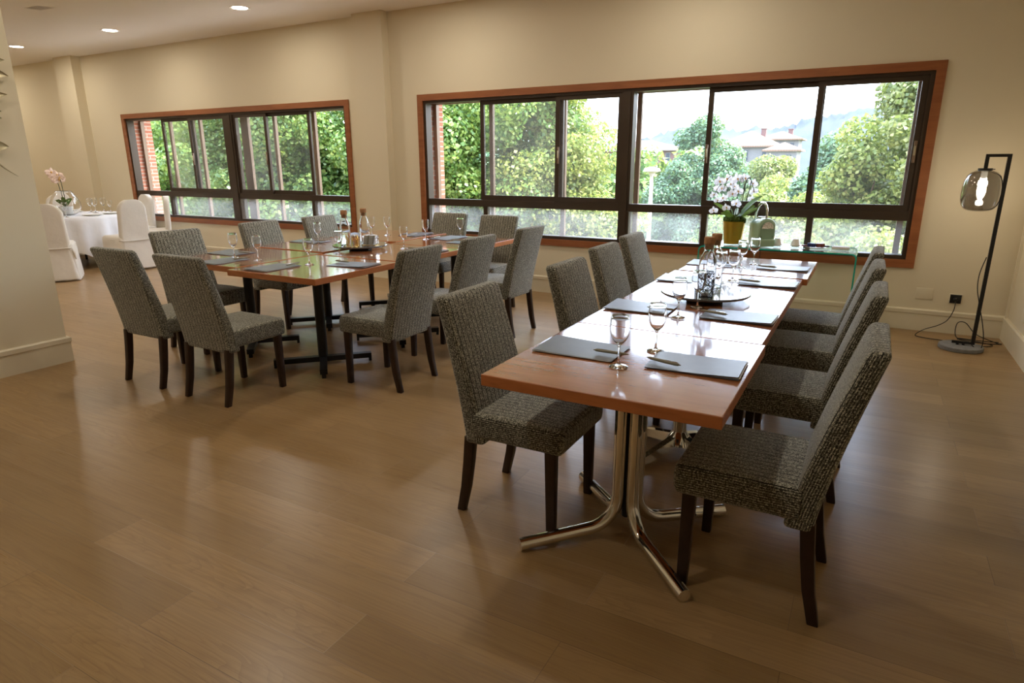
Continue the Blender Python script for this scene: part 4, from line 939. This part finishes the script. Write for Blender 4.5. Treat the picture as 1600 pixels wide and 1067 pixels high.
for x, y, lab in ((-10.04, 5.36, 'white dinner plate on the round table, nearest the camera'), (-10.17, 5.72, 'white dinner plate on the round table, beside the covered chair back'), (-11.06, 5.62, 'white dinner plate at the window side of the round table')):
    tag(MB().lathe([(0, 0), (.09, 0), (.135, .014), (.136, .017), (.09, .006), (0, .006)], n=36, cap=False).build('dinner_plate', MT['cream'], loc=(x, y, .7427)), lab, 'plate', 'plates on the round table')

# ------------------------------------------------------------------ outdoors
GZ = -3.0
struct(MB().box((-160, YW + .47, GZ - .5), (120, 420, GZ)).build('ground', MT['grass']))
struct(MB().box((-60, 36, GZ), (10, 46, GZ + .02)).build('road', MT['asphalt']))
struct(MB().box((-45, YW + .47, GZ), (-4.2, 11.0, GZ + .03)).build('bounce_strip', MT['bounce_strip']))  # unseen pale strip, added to bounce daylight up onto the ceiling
mb = MB(); vs = []; fs = []; nx, ny = 30, 10      # earth bank on the right side
for j in range(ny + 1):
    for i in range(nx + 1):
        x = -4.0 + 9 * i / nx; y = 8.4 + 7.6 * j / ny; s = min(1, max(0, (y - 8.4) / 4)); e = min(1, max(0, (x + 4.0) / 1.6))
        vs.append((x, y, GZ + .01 + (2.95 * s * s * (3 - 2 * s)) * e + .10 * math.sin(x * 3 + y) * s * e))
for j in range(ny):
    for i in range(nx): a = j * (nx + 1) + i; fs.append((a, a + 1, a + nx + 2, a + nx + 1))
mb.add(vs, fs); struct(mb.build('earth_bank', MT['earth'], sharp=80))

def foliage_mesh(name, blobs, nleaf, size, mat, parent, up=.35):
    if size < .2: nleaf = int(nleaf * 2.9); size *= .60
    """blobs: array (x,y,z,r). scatters separate leaves on the shells of the blobs, one mesh"""
    B = np.array(blobs); w = B[:, 3] ** 2; w /= w.sum(); k = RNG.choice(len(B), nleaf, p=w)
    d = RNG.normal(size=(nleaf, 3)); d /= np.linalg.norm(d, axis=1)[:, None]
    rr = B[k, 3] * (1 - .45 * RNG.random(nleaf) ** 1.6)
    P = B[k, :3] + d * rr[:, None] * np.array([1, 1, .8])
    nrm = d * .8 + RNG.normal(size=(nleaf, 3)) * .55 + np.array([0, 0, up]); nrm /= np.linalg.norm(nrm, axis=1)[:, None]
    t_ = np.cross(nrm, RNG.normal(size=(nleaf, 3))); t_ /= np.linalg.norm(t_, axis=1)[:, None]; b_ = np.cross(nrm, t_)
    s = size * (.6 + .8 * RNG.random(nleaf)); ln = s[:, None]; wd = (s * (.30 + .15 * RNG.random(nleaf)))[:, None]
    bend = nrm * (s * .12)[:, None]
    v0 = P - t_ * ln * .5; v1 = P + b_ * wd - bend; v2 = P + t_ * ln * .5; v3 = P - b_ * wd - bend
    V = np.stack([v0, v1, v2, v3], 1).reshape(-1, 3).astype(np.float32)
    me = bpy.data.meshes.new(name); me.vertices.add(len(V)); me.vertices.foreach_set('co', V.ravel())
    me.loops.add(nleaf * 4); me.loops.foreach_set('vertex_index', np.arange(nleaf * 4, dtype=np.int32))
    me.polygons.add(nleaf); me.polygons.foreach_set('loop_start', np.arange(0, nleaf * 4, 4, dtype=np.int32)); me.polygons.foreach_set('loop_total', np.full(nleaf, 4, np.int32))
    me.materials.append(mat); me.update(calc_edges=True); me.validate()
    o = bpy.data.objects.new(name, me); C.objects.link(o); o.parent = parent; return o
def tree(c, rad, nb, nleaf, size, mat, label, group, br=(.45, .85), shape=1.0, base=None, name='tree', cat='tree', cone=0):
    """c crown centre, rad radii (x,y,z); base = ground height"""
    base = GZ if base is None else base
    t = thing(name, label, cat, (c[0], c[1], base), 0, group); cz = c[2] - base
    blobs = []
    for k in range(nb):
        d = RNG.normal(size=3); d /= np.linalg.norm(d); f = 1 - .75 * RNG.random() ** 1.5
        p = d * f * np.array(rad); tz = (p[2] / rad[2] + 1) / 2
        if cone: p[:2] *= (1 - cone * tz)
        r = RNG.uniform(*br); blobs.append((p[0], p[1], p[2] * 1.0 + cz, r))
    blobs = [b for b in blobs if b[2] > .1]
    foliage_mesh('foliage', blobs, nleaf, size, mat, t)
    mb = MB(); h = cz + rad[2] * .4; tr = .05 * max(rad[0], 1.5)
    mb.tube([(0, 0, 0), (.03, .02, h * .3), (-.04, .03, h * .6), (.02, 0, h)], [tr * 1.5, tr * 1.1, tr * .8, tr * .25], 10); mb.build('trunk', MT['bark'], t)
    mb = MB()
    for b in blobs[:14]:
        z0 = max(.2, min(b[2] - .3, h * random.uniform(.25, .8))); p0 = Vector((0, 0, z0)); p1 = Vector(b[:3]); md = p0.lerp(p1, .5) + Vector((0, 0, -.1))
        mb.tube([p0, md, p1], [tr * .5, tr * .3, tr * .1], 6)
    mb.build('branches', MT['bark'], t)
    return t
TG = 'trees outside the windows'
tree((-9.3, 13.2, .9), (3.5, 2.2, 4.6), 150, 54000, .155, MT['green'], 'tall bright green tree filling the left part of the near window', TG)
tree((-6.35, 13.6, .15), (1.95, 1.7, 3.5), 85, 30000, .135, MT['yellow'], 'yellow green tree sloping down beside the sky, left of the near window mullion', TG, cone=.35)
tree((-14.2, 12.0, .9), (3.2, 2.2, 4.8), 110, 40000, .165, MT['green'], 'dense green tree behind the right part of the far window', TG)
tree((-19.4, 12.6, .9), (3.2, 2.3, 4.8), 100, 36000, .17, MT['green'], 'dense green tree behind the middle of the far window', TG)
tree((-24.6, 13.0, 1.2), (3.4, 2.3, 5.0), 90, 28000, .19, MT['yellow'], 'yellow green tree behind the left part of the far window', TG)
tree((-30, 14.5, 1.2), (3.6, 2.5, 5.0), 70, 20000, .21, MT['green'], 'green tree at the left edge of the far window', TG)
tree((-5.3, 24.0, -.15), (2.1, 1.9, 2.85), 85, 30000, .17, MT['blue'], 'rounded blue green tree standing in the middle of the near window', TG, br=(.4, .7), cone=.25)
tree((-2.85, 21.5, -.9), (1.2, 1.2, 2.7), 40, 13000, .15, MT['olive'], 'pale olive tree just right of the round blue green tree', TG, br=(.35, .6), cone=.3)
tree((-1.75, 15.5, -.85), (1.35, 1.0, 2.15), 60, 19000, .125, MT['yellow'], 'low yellow green shrubby tree below the terracotta roofs', TG, br=(.3, .55), cone=.35)
tree((-.85, 16.8, .0), (1.1, .9, 2.1), 46, 15000, .13, MT['blue'], 'darker green tree right of the terracotta roofs', TG, br=(.3, .6), cone=.4)
tree((-.2, 12.2, .1), (.8, .8, 1.85), 40, 9000, .125, MT['yellow'], 'loose sunlit tree at the left of the right hand pane, leaning before the bigger one', TG, br=(.28, .5), cone=.45)
tree((1.1, 12.6, 1.0), (1.45, 1.2, 3.2), 80, 26000, .13, MT['olive'], 'large loose leafed tree behind the right hand window pane', TG, br=(.3, .6))
tree((2.6, 14.8, .6), (1.8, 1.4, 3.2), 50, 14000, .15, MT['green'], 'green tree at the far right edge of the near window', TG)
SG = 'shrubs and hedges outside the windows'
for x, y, z, rx, rz_, m_, nl, lab, bs in [(-11.4, 12.6, -1.2, 1.4, 1.9, 'yellow', 9000, 'yellow green shrub at the left bottom of the near window', GZ),
        (-3.25, 13.0, -1.7, .55, 1.2, 'yellow', 5000, 'small yellow green shrub beside the street lamp post', GZ), (-2.45, 12.6, -1.1, .55, 1.5, 'green', 5000, 'bright green shrub just left of the orchid, low in the window', GZ),
        (-1.0, 10.4, -.35, .8, .75, 'olive', 6500, 'shrub low behind the coffee machine', -.9), (.1, 10.2, -.3, .8, .75, 'olive', 6500, 'shrub low behind the espresso cups', -.9), (.95, 10.3, -.3, .7, .8, 'green', 5000, 'shrub low at the right end of the near window', -.9)]:
    tree((x, y, z), (rx, .7, rz_), 26, nl, .10, MT[m_], lab, SG, br=(.25, .45), base=bs, name='shrub', cat='shrub')
for k, x in enumerate((-46, -39, -32.5, -26, -20, -14.5, -9.2)):
    tree((x, 31 + (k % 2) * 1.5, -.6 if k > 4 else 1.5), (3.9, 2.2, 3.0 if k > 4 else 5), 50, 9000, .34, MT[['green', 'blue', 'olive'][k % 3]], ['green', 'blue green', 'olive green'][k % 3] + ' background tree of the distant row, number %s from the left' % ['one', 'two', 'three', 'four', 'five', 'six', 'seven'][k], 'background trees', br=(.7, 1.3))
for k, x in enumerate((-3.6, -1.6, .6, 2.8)):
    tree((x, 29, -1.5), (1.5, 1.3, 1.9), 26, 7000, .2, MT[['green', 'blue', 'olive'][k % 3]], ['nearest the blue green tree', 'below the left roof', 'below the right roof', 'behind the right hand pane'][k] + ', low tree in front of the houses', 'low trees in front of the houses', br=(.5, .9))
# street lamp post
t = thing('street_lamp', 'slim pale street lamp post outside the near window', 'street lamp', (-5.02, 16.6, GZ))
MB().tube([(0, 0, 0), (0, 0, 1.2), (0, 0, 4.15)], [.075, .065, .045], 14).build('post', MT['post'], t)
MB().lathe([(0, 4.15), (.06, 4.15), (.09, 4.22), (.22, 4.27), (.20, 4.33), (.05, 4.38), (0, 4.38)], n=20, cap=False).build('lamp_head', MT['post'], t)
# houses
def house(x, y, z, w, d, h, rh, wallm, roofm, lab, name='house', wins=3, over=.5, chim=True):
    t = thing(name, lab, 'building', (x, y, z), 0, 'buildings beyond the trees')
    MB().box((-w / 2, -d / 2, 0), (w / 2, d / 2, h)).build('walls', MT[wallm], t)
    o = over; rl = max(0, w / 2 - d / 2) * .8
    vs = [(-w / 2 - o, -d / 2 - o, h), (w / 2 + o, -d / 2 - o, h), (w / 2 + o, d / 2 + o, h), (-w / 2 - o, d / 2 + o, h), (-rl, 0, h + rh), (rl, 0, h + rh), (-w / 2 - o, -d / 2 - o, h - .12), (w / 2 + o, -d / 2 - o, h - .12), (w / 2 + o, d / 2 + o, h - .12), (-w / 2 - o, d / 2 + o, h - .12)]
    MB().add(vs, [(0, 1, 5, 4), (1, 2, 5), (2, 3, 4, 5), (3, 0, 4), (6, 7, 1, 0), (7, 8, 2, 1), (8, 9, 3, 2), (9, 6, 0, 3), (9, 8, 7, 6)], smooth=False).build('roof', MT[roofm], t)
    for k in range(wins):
        wx = -w / 2 + w * (k + .5) / wins; f = MB().box((wx - .25, -d / 2 - .05, h - 1.3), (wx + .25, -d / 2 + .02, h - .3)).build('window', MT['render_w'], t)
        MB().box((wx - .19, -d / 2 - .07, h - 1.22), (wx + .19, -d / 2 - .04, h - .38)).build('pane', MT['winglass'], f)
    if chim:
        c_ = MB().box((w * .22 - .2, -.2, h + rh * .3), (w * .22 + .2, .2, h + rh + .15)).box((w * .22 - .26, -.26, h + rh + .15), (w * .22 + .26, .26, h + rh + .22)).build('chimney', MT['render'], t)
    return t
house(-9.9, 62, GZ - 2, 4.6, 4.2, 7.9, 1.3, 'render_w', 'tiles', 'white house with a hipped terracotta roof, left one beyond the trees', over=.35)
house(-8.3, 70, GZ - 2, 3.4, 3.2, 8.7, .75, 'render_w', 'tiles', 'house with a terracotta roof and pinkish chimneys, farther right one', over=.4)
house(-6.4, 56, GZ - 2, 2.2, 3, 7.45, .6, 'render_w', 'tiles', 'lower house with a ribbed terracotta roof between the other two', wins=2, chim=False, over=.3)
house(-23.4, 74, GZ - 2, 9, 7, 7.9, 1.1, 'render', 'tiles_pale', 'pink walled building with a pale roof, left of the blue green tree', wins=6, chim=False)
house(-17.6, 56, GZ - 2, 3.6, 3.4, 5.9, .8, 'render_w', 'tiles_pale', 'small white building with a pale roof below the pink one', wins=3, chim=False, over=.3)
# distant wooded hills: the ridge rises to the right
vs = []; fs = []; nx = 260
prof_h = [(-330, 6), (-200, 8), (-130, 9), (-100, 11.3), (-87, 15.3), (-75, 17.5), (-62, 16), (-51, 15), (-47.5, 16.2), (-44, 14.8), (-37, 15.9), (-30, 17.7), (-20, 20), (-8, 22), (20, 25), (90, 20)]
for i in range(nx + 1):
    x = -330 + 420 * i / nx
    for q in range(len(prof_h) - 1):
        if prof_h[q][0] <= x <= prof_h[q + 1][0]: u = (x - prof_h[q][0]) / (prof_h[q + 1][0] - prof_h[q][0]); h = prof_h[q][1] * (1 - u) + prof_h[q + 1][1] * u
    top = h - 1.0 + 1.2 * abs(math.sin(i * 1.7)) + random.uniform(0, 1.2)
    for y, z in ((270, GZ), (285, h * .45), (300, h * .85), (305, top - 1), (306, top), (330, h * .6), (360, GZ)): vs.append((x, y, z + (random.uniform(-.6, .6) if z > 0 else 0)))
for i in range(nx):
    for j in range(6): a = i * 7 + j; fs.append((a, a + 1, a + 8, a + 7))
struct(MB().add(vs, fs).build('hills', MT['hill'], sharp=180))
# parked cars
def car(x, y, rz, mat, lab):
    t = thing('car', lab, 'car', (x, y, GZ + .02), rz, 'parked cars'); R_ = []
    side = [(-2.1, .35), (-2.15, .7), (-1.9, .95), (-1.2, 1.0), (-.6, 1.42), (.7, 1.45), (1.45, 1.02), (2.05, .92), (2.15, .6), (2.1, .32)]
    for yy, s in ((-.85, .94), (-.80, 1), (.80, 1), (.85, .94)): R_.append([(px_ * s, yy * (1 if pz < 1.1 else .82), .3 + (pz - .3) * (1 if s == 1 else .97)) for px_, pz in side])
    MB().loft(R_[::-1]).build('body', MT[mat], t, sharp=30)
    MB().box((-.95, -.80, 1.03), (1.15, .80, 1.34)).build('windows', MT['winglass'], t)
    for sx in (-1.35, 1.35):
        for sy in (-.86, .70): MB().lathe([(0, 0), (.31, 0), (.33, .03), (.33, .14), (.31, .17), (0, .17)], n=20, cap=False, m=Matrix.Translation((sx, sy + .17, .33)) @ Matrix.Rotation(R90, 4, 'X')).build('wheel', MT['tyre'], t)
car(-14.2, 38.5, .2, 'carpaint', 'silver parked car beyond the trees, right one'); car(-19.4, 39.0, .1, 'cardark', 'dark parked car beyond the trees, left one')
